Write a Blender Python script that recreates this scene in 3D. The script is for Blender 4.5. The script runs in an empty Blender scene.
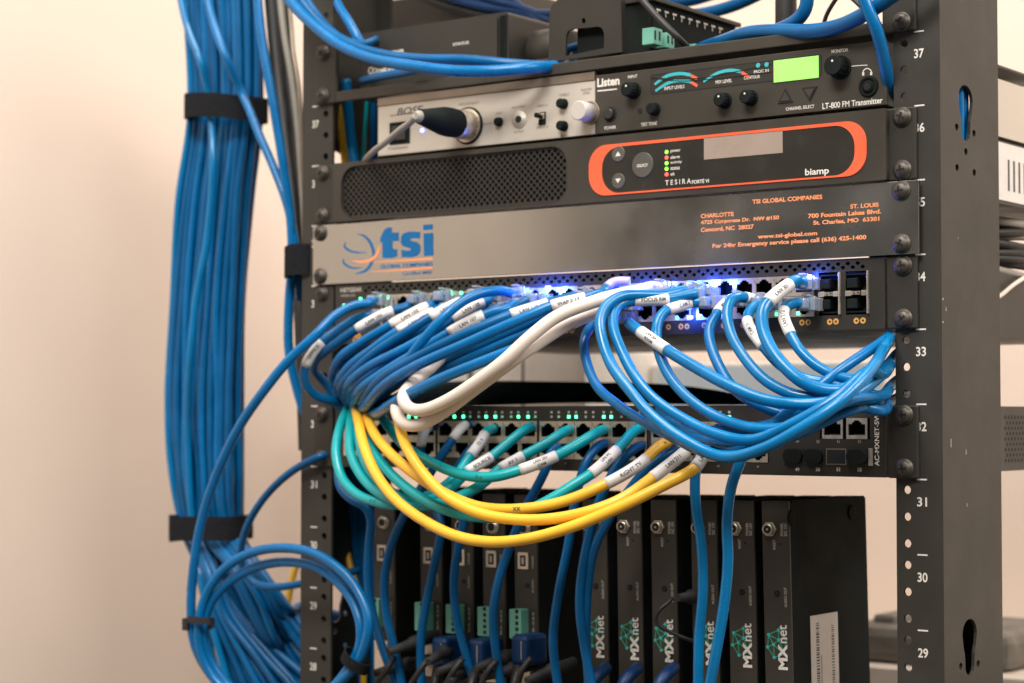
import bpy, bmesh, math, random
from mathutils import Matrix, Vector
random.seed(7)
S = 0.001                                  # everything below is in millimetres
scene = bpy.context.scene
COL = scene.collection

# ------------------------------------------------------------------ camera model (measured from the rack's hole pattern)
PC = Vector((755.06, -1089.99, -7.0)); YA, PT, RO, FL = 0.6424122, 0.0372939, 0.00073788, 1992.185
_f = Vector((-math.sin(YA)*math.cos(PT), math.cos(YA)*math.cos(PT), math.sin(PT)))
_r = Vector((math.cos(YA), math.sin(YA), 0)); _u = _r.cross(_f)
RR = math.cos(RO)*_r + math.sin(RO)*_u; UU = -math.sin(RO)*_r + math.cos(RO)*_u; FF = _f
def W(px, py, Y=0.0):                      # photograph pixel -> point on the upright plane y = Y
    d = FF + RR*((px-512)/FL) + UU*((341.5-py)/FL)
    return PC + d*((Y-PC.y)/d.y)
def WX(px, py, X):                         # the same on a plane x = X
    d = FF + RR*((px-512)/FL) + UU*((341.5-py)/FL)
    return PC + d*((X-PC.x)/d.x)
def rect(x0, y0, x1, y1, Y=0):             # top-left and bottom-right pixel of an upright rectangle
    a, b = W(x0, y0, Y), W(x1, y1, Y)
    return a.x, b.x, b.z, a.z
UH = 44.45
def UT(n): return (n-32)*UH                # top of rack unit n

# ------------------------------------------------------------------ materials
MATS = {}
def mat(name, col, rough=0.5, metal=0.0, var=0.12, nscale=60, bump=0.0, bscale=900, emit=None, es=0, trans=0, coat=0, aniso=None, spec=0.5):
    m = bpy.data.materials.new(name); m.use_nodes = True
    nt = m.node_tree; N = nt.nodes; L = nt.links
    b = N['Principled BSDF']
    b.inputs['Base Color'].default_value = (*col, 1); b.inputs['Roughness'].default_value = rough
    b.inputs['Metallic'].default_value = metal; b.inputs['Transmission Weight'].default_value = trans
    b.inputs['Coat Weight'].default_value = coat; b.inputs['Specular IOR Level'].default_value = spec
    tc = N.new('ShaderNodeTexCoord')
    if emit: b.inputs['Emission Color'].default_value = (*emit, 1); b.inputs['Emission Strength'].default_value = es
    if var:
        n = N.new('ShaderNodeTexNoise'); n.inputs['Scale'].default_value = nscale; n.inputs['Detail'].default_value = 5
        L.new(tc.outputs['Object'], n.inputs['Vector'])
        mr = N.new('ShaderNodeMapRange'); mr.inputs['To Min'].default_value = 1-var; mr.inputs['To Max'].default_value = 1+var
        mr.inputs['From Min'].default_value = .3; mr.inputs['From Max'].default_value = .7
        L.new(n.outputs['Fac'], mr.inputs['Value'])
        mx = N.new('ShaderNodeVectorMath'); mx.operation = 'SCALE'; mx.inputs[0].default_value = col
        L.new(mr.outputs['Result'], mx.inputs['Scale']); L.new(mx.outputs['Vector'], b.inputs['Base Color'])
        m2 = N.new('ShaderNodeMapRange'); m2.inputs['To Min'].default_value = max(0, rough-.08); m2.inputs['To Max'].default_value = min(1, rough+.08)
        m2.inputs['From Min'].default_value = .3; m2.inputs['From Max'].default_value = .7
        L.new(n.outputs['Fac'], m2.inputs['Value']); L.new(m2.outputs['Result'], b.inputs['Roughness'])
    if bump:
        n = N.new('ShaderNodeTexNoise'); n.inputs['Scale'].default_value = bscale; n.inputs['Detail'].default_value = 3
        src = tc.outputs['Object']
        if aniso:
            mp = N.new('ShaderNodeMapping'); mp.inputs['Scale'].default_value = aniso; L.new(src, mp.inputs['Vector']); src = mp.outputs['Vector']
        L.new(src, n.inputs['Vector'])
        bp = N.new('ShaderNodeBump'); bp.inputs['Strength'].default_value = bump; bp.inputs['Distance'].default_value = 0.0004
        L.new(n.outputs['Fac'], bp.inputs['Height']); L.new(bp.outputs['Normal'], b.inputs['Normal'])
    MATS[name] = m
    return m
BLACK   = (0.048, 0.043, 0.037)
mat('powder_black', (0.036, 0.033, 0.027), 0.52, var=.12, nscale=30, bump=.35, bscale=1500, spec=.35)
mat('panel_black', (0.032, 0.029, 0.024), 0.44, var=.12, nscale=25, bump=.2, bscale=1800, spec=.35)
mat('face_grey', (0.042, 0.037, 0.029), 0.46, var=.10, nscale=25, bump=.2, bscale=1800, spec=.38)
mat('gloss_black', (0.030, 0.028, 0.023), 0.22, var=.05)
mat('matt_black', (0.010, 0.013, 0.012), 0.8, var=.25, spec=.12)
mat('deep_black', (0.006, 0.007, 0.008), 0.8, var=0)
mat('velcro', (0.014, 0.015, 0.018), 0.95, var=.3, nscale=400, bump=.9, bscale=1600, spec=.1)
mat('brushed_plate', (0.43, 0.43, 0.405), 0.23, metal=1, var=.05, nscale=15)
mat('silver_panel', (0.56, 0.515, 0.445), 0.42, metal=.3, var=.04, nscale=20, bump=.1)
mat('connector_metal', (0.66, 0.58, 0.47), 0.32, metal=.75, var=.15, nscale=150)
mat('nickel', (0.66, 0.57, 0.46), 0.3, metal=.6, var=.1, nscale=200)
mat('screw_metal', (0.075, 0.065, 0.054), 0.45, metal=.5, var=.25, nscale=200)
mat('trim_metal', (0.26, 0.215, 0.165), 0.38, metal=.6, var=.1)
mat('ink_white', (0.72, 0.68, 0.62), 0.7, var=.1, nscale=500)
mat('ink_faint', (0.42, 0.39, 0.34), 0.7, var=.15, nscale=500)
mat('ink_dark', (0.05, 0.05, 0.05), 0.7, var=.2, nscale=900)
mat('ink_grey', (0.20, 0.18, 0.17), 0.8, var=.4, nscale=900)
mat('ink_orange', (0.92, 0.33, 0.14), 0.6, var=.06, spec=.2)
mat('ink_blue', (0.008, 0.13, 0.34), 0.5, var=.06, spec=.2)
mat('ink_cyan', (0.05, 0.42, 0.46), 0.6, var=.06, spec=.2)
mat('ink_red', (0.75, 0.13, 0.07), 0.6, var=.06, spec=.2)
mat('ink_green', (0.02, 0.30, 0.17), 0.6, var=.3, nscale=400)
mat('button_grey', (0.085, 0.08, 0.07), 0.4, var=.08)
mat('vermilion', (0.86, 0.125, 0.05), 0.4, var=.03)
mat('lcd_green', (0.3, 0.7, 0.15), 0.4, var=.03, emit=(0.36, 0.90, 0.16), es=.50)
mat('lcd_off', (0.34, 0.265, 0.22), 0.3, var=.03, coat=.3)
mat('blue_cable', (0.0002, 0.128, 0.345), 0.27, var=.12, nscale=40, bump=.12, bscale=600, spec=.38)
mat('blue_cable_b', (0.0002, 0.090, 0.245), 0.34, var=.14, nscale=40, bump=.12, bscale=600, spec=.3)
mat('blue_cable_c', (0.0002, 0.150, 0.365), 0.24, var=.12, nscale=40, bump=.12, bscale=600, spec=.45)
mat('teal_cable', (0.001, 0.35, 0.375), 0.33, var=.08, nscale=40, bump=.1, bscale=600)
mat('yellow_cable', (0.84, 0.465, 0.035), 0.36, var=.06, nscale=40, bump=.1, bscale=600)
mat('white_cable', (0.68, 0.59, 0.51), 0.42, var=.05, nscale=40, bump=.1, bscale=600)
mat('grey_cable', (0.28, 0.26, 0.22), 0.5, var=.1)
mat('black_cable', (0.016, 0.015, 0.015), 0.5, var=.2)
mat('lilac_cable', (0.50, 0.42, 0.85), 0.35, var=.05)
mat('label_paper', (0.68, 0.65, 0.615), 0.45, var=.05, nscale=200)
mat('clear_plastic', (0.80, 0.86, 0.95), 0.14, var=0, trans=.72, spec=.6)
mat('led_green', (0.1, .8, .4), .4, var=0, emit=(0.08, 1.0, 0.42), es=5)
mat('led_soft', (0.2, .5, .35), .4, var=0, emit=(0.25, .55, .35), es=.35)
mat('led_blue', (0.3, .3, 1), .4, var=0, emit=(0.09, 0.13, 1.0), es=10)
mat('led_red', (1, .1, .1), .4, var=0, emit=(1.0, 0.10, 0.08), es=1.6)
mat('led_lime', (.3, 1, .1), .4, var=0, emit=(0.25, 0.95, 0.06), es=1.6)
mat('amber_print', (0.62, 0.31, 0.07), 0.5, var=.2, nscale=500)
mat('terminal_green', (0.15, 0.43, 0.33), 0.45, var=.08, nscale=100)
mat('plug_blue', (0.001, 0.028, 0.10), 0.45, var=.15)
mat('white_knob', (0.52, 0.48, 0.44), 0.4, var=.03)
mat('sleeve_cloth', (0.014, 0.026, 0.034), 0.9, var=.3, nscale=200, bump=.6, bscale=900, spec=.15)
mat('wall_paint', (0.675, 0.56, 0.475), 0.75, var=.03, nscale=3, bump=.25, bscale=160)
mat('carpet', (0.17, 0.15, 0.13), 0.95, var=.2, nscale=60, bump=.6, bscale=500)
mat('white_plastic', (0.70, 0.66, 0.60), 0.5, var=.04)
mat('desk_laminate', (0.62, 0.54, 0.46), 0.5, var=.05)
mat('pale_screen', (0.60, 0.68, 0.74), 0.4, var=.08, nscale=8)
mat('dark_cloth', (0.13, 0.115, 0.095), 0.9, var=.3, nscale=40, bump=.6, bscale=300)
mat('rubber', (0.014, 0.014, 0.015), .7, var=.2)

# ------------------------------------------------------------------ object bookkeeping
ORG = {}
def _tag(o, label=None, cat=None, group=None, kind=None):
    if label: o['label'] = label
    if cat: o['category'] = cat
    if group: o['group'] = group
    if kind: o['kind'] = kind
    return o
def thing(name, label, cat, loc, group=None, kind=None):
    o = bpy.data.objects.new(name, None); o.empty_display_size = .01
    o.location = Vector(loc)*S; COL.objects.link(o); ORG[o.name] = Vector(loc)
    return _tag(o, label, cat, group, kind)
def link(name, mesh, parent=None, loc=None):
    o = bpy.data.objects.new(name, mesh); COL.objects.link(o)
    if parent: o.parent = parent; ORG[o.name] = ORG[parent.name]
    else: ORG[o.name] = Vector(loc) if loc is not None else Vector((0, 0, 0)); o.location = ORG[o.name]*S
    return o
class MB:
    def __init__(s): s.v = []; s.f = []; s.m = []; s.mats = []; s.sm = []
    def _mi(s, m):
        if m not in s.mats: s.mats.append(m)
        return s.mats.index(m)
    def add(s, vs, fs, m, smooth=False):
        k = len(s.v); mi = s._mi(m)
        s.v += [Vector(v) for v in vs]
        for f in fs: s.f.append([k+i for i in f]); s.m.append(mi); s.sm.append(smooth)
        return s
    def box(s, x0, x1, y0, y1, z0, z1, m='powder_black', bev=0):
        x0, x1 = sorted((x0, x1)); y0, y1 = sorted((y0, y1)); z0, z1 = sorted((z0, z1))
        if bev:
            bm = bmesh.new(); bmesh.ops.create_cube(bm, size=1)
            for v in bm.verts: v.co = Vector(((x0+x1)/2+v.co.x*(x1-x0), (y0+y1)/2+v.co.y*(y1-y0), (z0+z1)/2+v.co.z*(z1-z0)))
            bmesh.ops.bevel(bm, geom=bm.edges[:], offset=bev, segments=2, profile=.5, affect='EDGES')
            bm.verts.index_update()
            s.add([v.co.copy() for v in bm.verts], [[v.index for v in f.verts] for f in bm.faces], m); bm.free(); return s
        vs = [(x, y, z) for x in (x0, x1) for y in (y0, y1) for z in (z0, z1)]
        return s.add(vs, [(0,1,3,2),(4,6,7,5),(0,4,5,1),(2,3,7,6),(0,2,6,4),(1,5,7,3)], m)
    def lathe(s, c, axis, prof, m='powder_black', n=24, smooth=True):   # prof: (distance along axis, radius)
        c = Vector(c); a = Vector(axis).normalized()
        t = Vector((0, 0, 1)) if abs(a.z) < .9 else Vector((1, 0, 0)); e1 = a.cross(t).normalized(); e2 = a.cross(e1)
        vs = []; fs = []
        for h, r in prof:
            for i in range(n):
                q = 2*math.pi*i/n; vs.append(c+a*h+e1*(r*math.cos(q))+e2*(r*math.sin(q)))
        for k in range(len(prof)-1):
            for i in range(n):
                j = (i+1) % n; fs.append((k*n+i, k*n+j, (k+1)*n+j, (k+1)*n+i))
        s.add(vs, fs, m, smooth)
        k0 = len(s.v)-len(vs); mi = s._mi(m)
        s.f.append([k0+i for i in range(n)][::-1]); s.m.append(mi); s.sm.append(False)
        s.f.append([k0+(len(prof)-1)*n+i for i in range(n)]); s.m.append(mi); s.sm.append(False)
        return s
    def cyl(s, c, r, y0, y1, m='powder_black', n=24, bev=.0):           # along Y, front at y0
        c = Vector((c[0], y1, c[1])); h = y1-y0
        prof = [(0, r), (h-bev, r), (h, r-bev)] if bev else [(0, r), (h, r)]
        return s.lathe(c, (0, -1, 0), prof, m, n)
    def mesh(s, me, M, m):                                               # append another mesh under a matrix
        return s.add([M @ v.co for v in me.vertices], [tuple(p.vertices) for p in me.polygons], m)
    def build(s, name, parent=None, loc=None):
        me = bpy.data.meshes.new(name)
        o = link(name, me, parent, loc); g = ORG[o.name]
        me.from_pydata([tuple((v-g)*S) for v in s.v], [], s.f)
        for k in s.mats: me.materials.append(MATS[k])
        me.polygons.foreach_set('material_index', s.m); me.polygons.foreach_set('use_smooth', s.sm)
        bm = bmesh.new(); bm.from_mesh(me); bmesh.ops.recalc_face_normals(bm, faces=bm.faces[:]); bm.to_mesh(me); bm.free()
        me.update(); return o
XZ = Matrix(((1,0,0,0),(0,0,-1,0),(0,1,0,0),(0,0,0,1)))                  # drawing plane -> upright plane facing -Y
def plan(loops, th):                                                     # 2-D outline with holes -> plate of thickness th centred on z=0
    c = bpy.data.curves.new('outline', 'CURVE'); c.dimensions = '2D'; c.fill_mode = 'BOTH'; c.extrude = th/2
    for lp in loops:
        sp = c.splines.new('POLY'); sp.points.add(len(lp)-1); sp.use_cyclic_u = True
        for p, (x, y) in zip(sp.points, lp): p.co = (x, y, 0, 1)
    o = bpy.data.objects.new('outline', c); me = bpy.data.meshes.new_from_object(o)
    bpy.data.objects.remove(o); bpy.data.curves.remove(c); return me
def plate(mb, loops, yf, th, m):                                          # front face at y = yf, going back
    me = plan(loops, th); M = Matrix.Translation((0, yf+th/2, 0)) @ XZ
    mb.mesh(me, M, m); bpy.data.meshes.remove(me); return mb
def ring(cx, cz, r, n=16, ry=None):
    return [(cx+r*math.cos(2*math.pi*i/n), cz+(ry or r)*math.sin(2*math.pi*i/n)) for i in range(n)]
def rrect(x0, x1, z0, z1, r, n=6):
    pts = []
    for cx, cz, a in ((x1-r, z1-r, 0), (x0+r, z1-r, 90), (x0+r, z0+r, 180), (x1-r, z0+r, 270)):
        for i in range(n+1):
            q = math.radians(a+90*i/n); pts.append((cx+r*math.cos(q), cz+r*math.sin(q)))
    return pts
_tc = {}
def text_mesh(body, bold=0, shear=0, th=.02):
    c = bpy.data.curves.new('txt', 'FONT'); c.body = body; c.size = 1; c.extrude = th; c.offset = bold; c.shear = shear; c.resolution_u = 4
    o = bpy.data.objects.new('txt', c); me = bpy.data.meshes.new_from_object(o)
    bpy.data.objects.remove(o); bpy.data.curves.remove(c); return me
def text(mb, body, x, z, y, w=None, h=None, m='ink_white', bold=0.0, shear=0, rot=0, align='L', up=.12):
    """w/h = size of the inked box in mm, (x,z) = its lower-left corner; lies on the plane y"""
    me = text_mesh(body, bold, shear); vs = me.vertices
    x0 = min(v.co.x for v in vs); x1 = max(v.co.x for v in vs); y0 = min(v.co.y for v in vs); y1 = max(v.co.y for v in vs)
    sy = (h or 3)/(y1-y0); sx = (w/(x1-x0)) if w else sy
    M0 = Matrix.Diagonal((sx, sy, 1, 1)) @ Matrix.Translation((-x0, -y0, 0))
    if align == 'C': M0 = Matrix.Translation((-(x1-x0)*sx/2, -(y1-y0)*sy/2, 0)) @ M0
    M = Matrix.Translation((x, y-up, z)) @ XZ @ Matrix.Rotation(math.radians(rot), 4, 'Z') @ M0
    mb.mesh(me, M, m); bpy.data.meshes.remove(me); return mb
def ptext(mb, body, px0, py0, px1, Y, hpx, **k):                          # baseline start px, end px, letter height in px
    a = W(px0, py0, Y); b = W(px1, py0, Y); h = abs(W(px0, py0-hpx, Y).z-a.z)
    return text(mb, body, a.x, a.z, Y, w=b.x-a.x, h=h, **k)
def ribbon(pts, Y):                                                       # tapered stroke in the plate's plane: (px,py,width px)
    P = [(W(p[0], p[1], Y), p[2]*.62) for p in pts]; Q = []
    n = len(P)
    def cr(a, b, c, d, t): return .5*((2*b)+(-a+c)*t+(2*a-5*b+4*c-d)*t*t+(-a+3*b-3*c+d)*t**3)
    for i in range(n-1):
        a, b, c, d = P[max(0, i-1)], P[i], P[i+1], P[min(n-1, i+2)]
        for k in range(6):
            t = k/6; Q.append((cr(a[0].x, b[0].x, c[0].x, d[0].x, t), cr(a[0].z, b[0].z, c[0].z, d[0].z, t), b[1]+(c[1]-b[1])*t))
    Q.append((P[-1][0].x, P[-1][0].z, P[-1][1]))
    L = []; R = []
    for i, (x, z, w) in enumerate(Q):
        x0, z0, _ = Q[max(0, i-1)]; x1, z1, _ = Q[min(len(Q)-1, i+1)]
        l = math.hypot(x1-x0, z1-z0) or 1; nx, nz = -(z1-z0)/l, (x1-x0)/l
        L.append((x+nx*w/2, z+nz*w/2)); R.append((x-nx*w/2, z-nz*w/2))
    return L+R[::-1]

# ------------------------------------------------------------------ setting
side_x, back_y = -600, 650
o = MB().box(side_x-60, side_x, -820, back_y+60, -1250, 1250, 'wall_paint').build('side_wall'); o['kind'] = 'structure'
o = MB().box(side_x, 3200, back_y, back_y+60, -1250, 1250, 'wall_paint').build('back_wall'); o['kind'] = 'structure'
o = MB().box(-2500, 3200, -3000, back_y, -1310, -1250.1, 'carpet').build('floor'); o['kind'] = 'structure'

# ------------------------------------------------------------------ screws
def screw_mb(rot=0):
    mb = MB()
    mb.lathe((0, 0, 0), (0, -1, 0), [(0, 6.0), (.8, 6.0), (.9, 4.8), (1.5, 4.9), (2.5, 4.4), (3.2, 3.2), (3.5, 1.6), (3.55, .2)], 'screw_metal', 24)
    c, s_ = math.cos(rot), math.sin(rot)
    for a, b in ((2.7, .6), (.6, 2.7)):
        vs = []
        for y in (-3.7, -2.7):
            for x, z in ((-a, -b), (a, -b), (a, b), (-a, b)): vs.append((x*c-z*s_, y, x*s_+z*c))
        mb.add(vs, [(0,1,2,3),(7,6,5,4),(0,4,5,1),(1,5,6,2),(2,6,7,3),(3,7,4,0)], 'deep_black')
    return mb
SCREWS = []
for k in range(3):
    o = screw_mb(k*.5+.15).build('screw'); SCREWS.append(o.data); bpy.data.objects.remove(o)
def screws(parent, n, Y, sides=(-1, 1), rows=(6.35, 38.1)):
    for s_ in sides:
        for h in rows:
            o = bpy.data.objects.new('screw', random.choice(SCREWS)); COL.objects.link(o); o.parent = parent; ORG[o.name] = ORG[parent.name]
            o.location = (Vector((s_*232.5, Y, UT(n)-h))-ORG[parent.name])*S

# ------------------------------------------------------------------ rack
rack = thing('server_rack', 'black steel equipment rack whose two upright posts are drilled and numbered 29 to 37', 'rack', (0, 40, -1250))
ZB, ZT = -1250, 420
for sgn in (-1, 1):
    zlo, zhi = -330, 330
    loops = [[(sgn*225.6, zlo), (sgn*255.6, zlo), (sgn*255.6, zhi), (sgn*225.6, zhi)]]
    for n in range(26, 40):
        for h in (6.35, 22.225, 38.1):
            z = UT(n)-h
            if zlo+6 < z < zhi-6: loops.append(ring(sgn*232.5, z, 2.55, 14))
    mb = MB(); plate(mb, loops, 0, 2.2, 'powder_black')
    mb.box(sgn*225.6, sgn*255.6, 0, 2.2, ZB, zlo, 'powder_black').box(sgn*225.6, sgn*255.6, 0, 2.2, zhi, ZT, 'powder_black')
    # side web with key-shaped slots (built flat, then turned)
    yl, yh = 2.2, 83
    slots = [[(yl, zlo), (yh, zlo), (yh, zhi), (yl, zhi)]]
    for zt in (193.5, -128.5):                               # top of each key slot
        key = []
        cy = 36
        for i in range(13):
            q = math.radians(-20+220*i/12); key.append((cy+10.5*math.cos(q), zt-9+9*math.sin(q)))
        key += [(cy-9, zt-16), (cy-7, zt-21), (cy-6.4, zt-28)]
        for i in range(7):
            q = math.radians(180+180*i/6); key.append((cy+6.4*math.cos(q), zt-29+5*math.sin(q)))
        key += [(cy+7, zt-21), (cy+9, zt-16)]
        slots.append(key)
        for dy, dz in ((-13, -27), (12, -28), (0, -40.5), (-13, -51.5), (12, -52)): slots.append(ring(cy+dy, zt+dz, 2.5, 12, 2.2))
    me = plan(slots, 2.0)
    M = Matrix(((0,0,1,sgn*254.6),(1,0,0,0),(0,1,0,0),(0,0,0,1)))
    mb.mesh(me, M, 'powder_black'); bpy.data.meshes.remove(me)
    for a, b in ((ZB, zlo), (zhi, ZT)): mb.box(sgn*253.6, sgn*255.6, yl, yh, a, b, 'powder_black')
    mb.box(sgn*240, sgn*255.6, yh, yh+2, ZB, ZT, 'powder_black')
    post = mb.build('post', rack)
    for n in range(28, 38):
        z = UT(n)
        xx = 242.2 if sgn > 0 else -242.6
        w = 6.5
        MB().box(xx-w/2, xx+w/2, -.12, 0.05, z-.45, z+.45, 'ink_white').build('unit_line', post)
        text(MB(), str(n), xx, z-13.2, 0, h=5.6, w=6.4, align='C', bold=.02, m='ink_white').build('printed_number', post)
    if sgn > 0:                                              # scratches in the paint
        sc = MB()
        for px, py, l in ((943, 299, 1.2), (946, 309, 2.2), (943, 322, 1), (951, 443, 5), (958, 238, .8), (966, 452, 3), (967, 505, 2)):
            p = W(px, py, 0) if px < 944 else WX(px, py, 255.6)
            if px < 944: sc.box(p.x-.3, p.x+.3, -.1, .05, p.z-l/2, p.z+l/2, 'ink_faint')
            else: sc.box(255.5, 255.72, p.y-.4, p.y+.3, p.z-l/2, p.z+l/2, 'ink_faint')
        sc.build('paint_scratch', post)
MB().box(-255.6, 255.6, 0, 83, ZT, ZT+4, 'powder_black').build('top_crossbar', rack)
MB().box(-255.6, 255.6, -150, 240, ZB-.0, ZB+8, 'powder_black').build('foot_plate', rack)

# generic rack device: folded chassis behind an open front, ears and screws
def ears(parent, n, yf=-3, x_in=221.5, bev=1.0, units=1):
    for sgn in (-1, 1):
        e = MB().box(sgn*x_in, sgn*241.3, yf, -.05, UT(n)-units*UH+.5, UT(n)-.5, 'panel_black', bev).build('mounting_ear', parent)
    screws(parent, n, yf)

# ------------------------------------------------------------------ U38 shelf with its lip
sh = thing('rack_shelf', 'black vented steel shelf carrying the small boxes at the top of the rack', 'shelf', (0, 0, UT(37)+2))
z38 = UT(37)
MB().box(-219, 219, -4, -1.5, z38+.6, z38+8.2, 'face_grey', .6).box(-219, 219, -1.5, 260, z38+5.4, z38+7.0, 'panel_black').build('tray', sh)
ears(sh, 38, x_in=219.5)

# ------------------------------------------------------------------ U37 amplifier (left half) and transmitter (right half)
YB = -2.0
x0, x1, z0, z1 = rect(378, 107, 595, 135.6, YB); z0 = UT(36)+2.2; z1 = z38-6.2
amp = thing('audio_amplifier', 'half-width silver amplifier with a microphone lead plugged into its front, below the shelf lip', 'amplifier', ((x0+x1)/2, 0, z0))
MB().box(x0, x1, YB, YB+3, z0, z1, 'silver_panel', .4).build('front_panel', amp)
MB().box(x0+.5, x1, YB+3.05, 200, z0+.2, z1+4.6, 'panel_black').build('chassis', amp)
MB().box(x0, x1, YB-.6, YB+3, z1+.15, z38-.3, 'trim_metal', .3).build('top_trim', amp)
tm = MB()
ptext(tm, 'BOSE', 397, 115.5, 423, YB, 7, m='ink_dark', bold=.01, shear=.25)
a = W(390, 116.5, YB); b = W(432, 113, YB)
tm.box(a.x, b.x, YB-.12, YB, a.z+.2, a.z+.7, 'ink_dark')
ptext(tm, 'FreeSpace', 388, 151, 408, YB, 3.6, m='ink_grey', bold=.01)
for s_, p0, p1, py in (('MIC/LINE INPUT', 459, 479, 106), ('GAIN', 496, 502, 114.5), ('AUX INPUT', 512, 526, 109), ('OUTPUT', 514, 524, 133.5), ('INPUT A', 537.5, 548, 107.5), ('INPUT B', 537, 548, 129), ('TREBLE', 559, 569, 96.5), ('BASS', 561, 568, 137.5), ('MASTER', 581, 592, 91.5), ('LEVEL', 583, 590, 94.6)):
    ptext(tm, s_, p0, py, p1, YB, 2.5, m='ink_grey')
a = W(481, 124.5, YB); b = W(492, 123.5, YB); tm.box(a.x, b.x, YB-.1, YB, a.z, a.z+.4, 'ink_grey')
tm.build('lettering', amp)
x_0, x_1, z_0, z_1 = rect(390, 123, 410, 143, YB)
MB().box(x_0, x_1, YB-.8, YB+.2, z_0, z_1, 'matt_black', .3).box(x_0+3, x_1-3, YB-2.2, YB-.8, z_0+2.5, z_1-3, 'panel_black', .5).build('power_switch', amp)
p = W(422.5, 130.5, YB); MB().cyl((p.x, p.z), 1.5, YB-.8, YB, 'led_blue').build('indicator_light', amp)
def knob(parent, px, py, r, L, Y, m='matt_black', name='knob', dot=False, base=None):
    p = W(px, py, Y); mb = MB()
    mb.cyl((p.x, p.z), r*1.12, Y-1.2, Y+.1, base or m, 24, .3)
    mb.cyl((p.x, p.z), r*.92, Y-L, Y-1.2, m, 28, .6)
    if m != 'white_knob':
        for i in range(14):
            q = 2*math.pi*i/14; mb.lathe((p.x+r*.9*math.cos(q), Y-1.2, p.z+r*.9*math.sin(q)), (0, -1, 0), [(0, .45), (L-2.2, .4)], m, 6)
    k = mb.build(name, parent)
    if dot: MB().cyl((p.x, p.z+r*.4), .7, Y-L-.12, Y-L+.05, 'ink_white', 10).build('pointer_dot', k)
    return k
knob(amp, 499.5, 122, 2.9, 4, YB); knob(amp, 564, 104, 3.2, 6, YB); knob(amp, 564, 126.2, 3.2, 6, YB)
knob(amp, 590.5, 113, 7.0, 14.5, YB, 'white_knob', base='trim_metal')
p = W(519.5, 119.7, YB)
MB().lathe((p.x, YB, p.z), (0, -1, 0), [(0, 6.2), (.5, 6.0), (.5, 3.2), (1.3, 3.0)], 'silver_panel').cyl((p.x, p.z), 2.5, YB-1.5, YB, 'deep_black').build('jack_socket', amp)
p = W(542.5, 118.5, YB)
MB().box(p.x-3, p.x+3, YB-.8, YB, p.z-4.4, p.z+4.4, 'matt_black', .5).box(p.x-2.2, p.x+2.2, YB-1.4, YB-.8, p.z-.5, p.z+3.6, 'connector_metal', .3).lathe((p.x, YB-1, p.z+.8), (-.1, -1, .15), [(0, 1.3), (6, 1.8), (6.6, 1.2)], 'matt_black', 12).build('toggle_switch', amp)
p = W(468, 125.8, YB)
XL = p
MB().lathe((p.x, YB, p.z), (0, -1, 0), [(0, 13.2), (1.2, 12.8), (1.4, 12.0)], 'matt_black', 32).cyl((p.x, p.z), 11.8, YB-1.7, YB, 'connector_metal', 32, .2).build('microphone_socket', amp)

xl = thing('microphone_lead', 'black plug on a thin grey lead pushed into the silver amplifier', 'audio plug', (p.x, YB-2, p.z))
MB().lathe((p.x, YB-1.5, p.z), (0, -1, 0), [(0, 10.2), (11, 10.2), (11.5, 9.6), (12, 9.6)], 'nickel', 32).build('plug_shell', xl)
MB().lathe((p.x, YB-13.5, p.z), (0, -1, 0), [(0, 9.8), (6, 10.2), (14, 9.9), (26, 7.6), (36, 5.6), (39, 5.2), (40, 4)], 'matt_black', 28).build('plug_boot', xl)
MB().lathe((p.x, YB-52, p.z), (0, -1, 0), [(0, 4.3), (3, 4.1), (6, 2.6)], 'grey_cable', 16).build('cable_clamp', xl)

# transmitter
YL = -2.6
x0, x1, _, _ = rect(595.4, 73, 886.5, 106, YL); z0 = UT(36)+2.0; z1 = z38-3.2
tr = thing('radio_transmitter', 'half-width black transmitter with a lit green display and several round knobs', 'transmitter', ((x0+x1)/2, 0, z0))
MB().box(x0, x1, YL, YL+3.4, z0, z1, 'face_grey', .5).build('front_panel', tr)
MB().box(x0+1, x1-1, YL+3.45, 290, z0+.3, z1-.3, 'silver_panel').build('chassis', tr)
tm = MB()
ptext(tm, 'Listen', 597.3, 87.4, 619.6, YL, 8.8, bold=.035)
plate(tm, [ribbon([(597.5, 91, 1.4), (608, 90, 1.4), (617, 89, 1.2)], YL)], YL-.12, .1, 'ink_white')
for s_, p0, p1, py, h in (('POWER', 604.5, 616, 130, 3.4), ('TEST TONE', 641, 657, 126.5, 3.4), ('INPUT', 628, 637.5, 78.6, 3), ('INPUT LEVELS', 664.5, 684.5, 90.3, 3.4), ('MIX LEVEL', 715.6, 732.2, 84, 3.4), ('CONTOUR', 744, 760, 79.8, 3.2), ('PROC IN', 754, 768.8, 73.5, 3), ('CHANNEL SELECT', 786, 814.4, 110.8, 3.3), ('MONITOR', 831.7, 848.2, 53.4, 3.4)):
    ptext(tm, s_, p0, py, p1, YL, h, m='ink_white', bold=.01)
ptext(tm, 'LT-800 FM Transmitter', 822.5, 109.3, 882.7, YL, 6, bold=.02)
plate(tm, [ribbon([(851, 66.4, .8), (858, 65.6, .8), (867.5, 65.1, .8)], YL)], YL-.12, .1, 'ink_white')
plate(tm, [ribbon([(863, 75.5, 1), (863.4, 71, 1), (867, 68.4, 1), (871, 70.6, 1), (871.4, 75, 1)], YL)], YL-.12, .1, 'ink_white')
for px, py in ((863.3, 74), (871.3, 73.6)): p = W(px, py, YL); tm.box(p.x-.7, p.x+.7, YL-.2, YL, p.z-1, p.z+1, 'ink_white')
tm.build('lettering', tr)
mw = MB()
A = W(650.6, 75.3, YL); B = W(819.7, 55, YL); C = W(649, 95.4, YL); D = W(773, 83.2, YL)
zt, zb = A.z+.3, C.z
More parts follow.
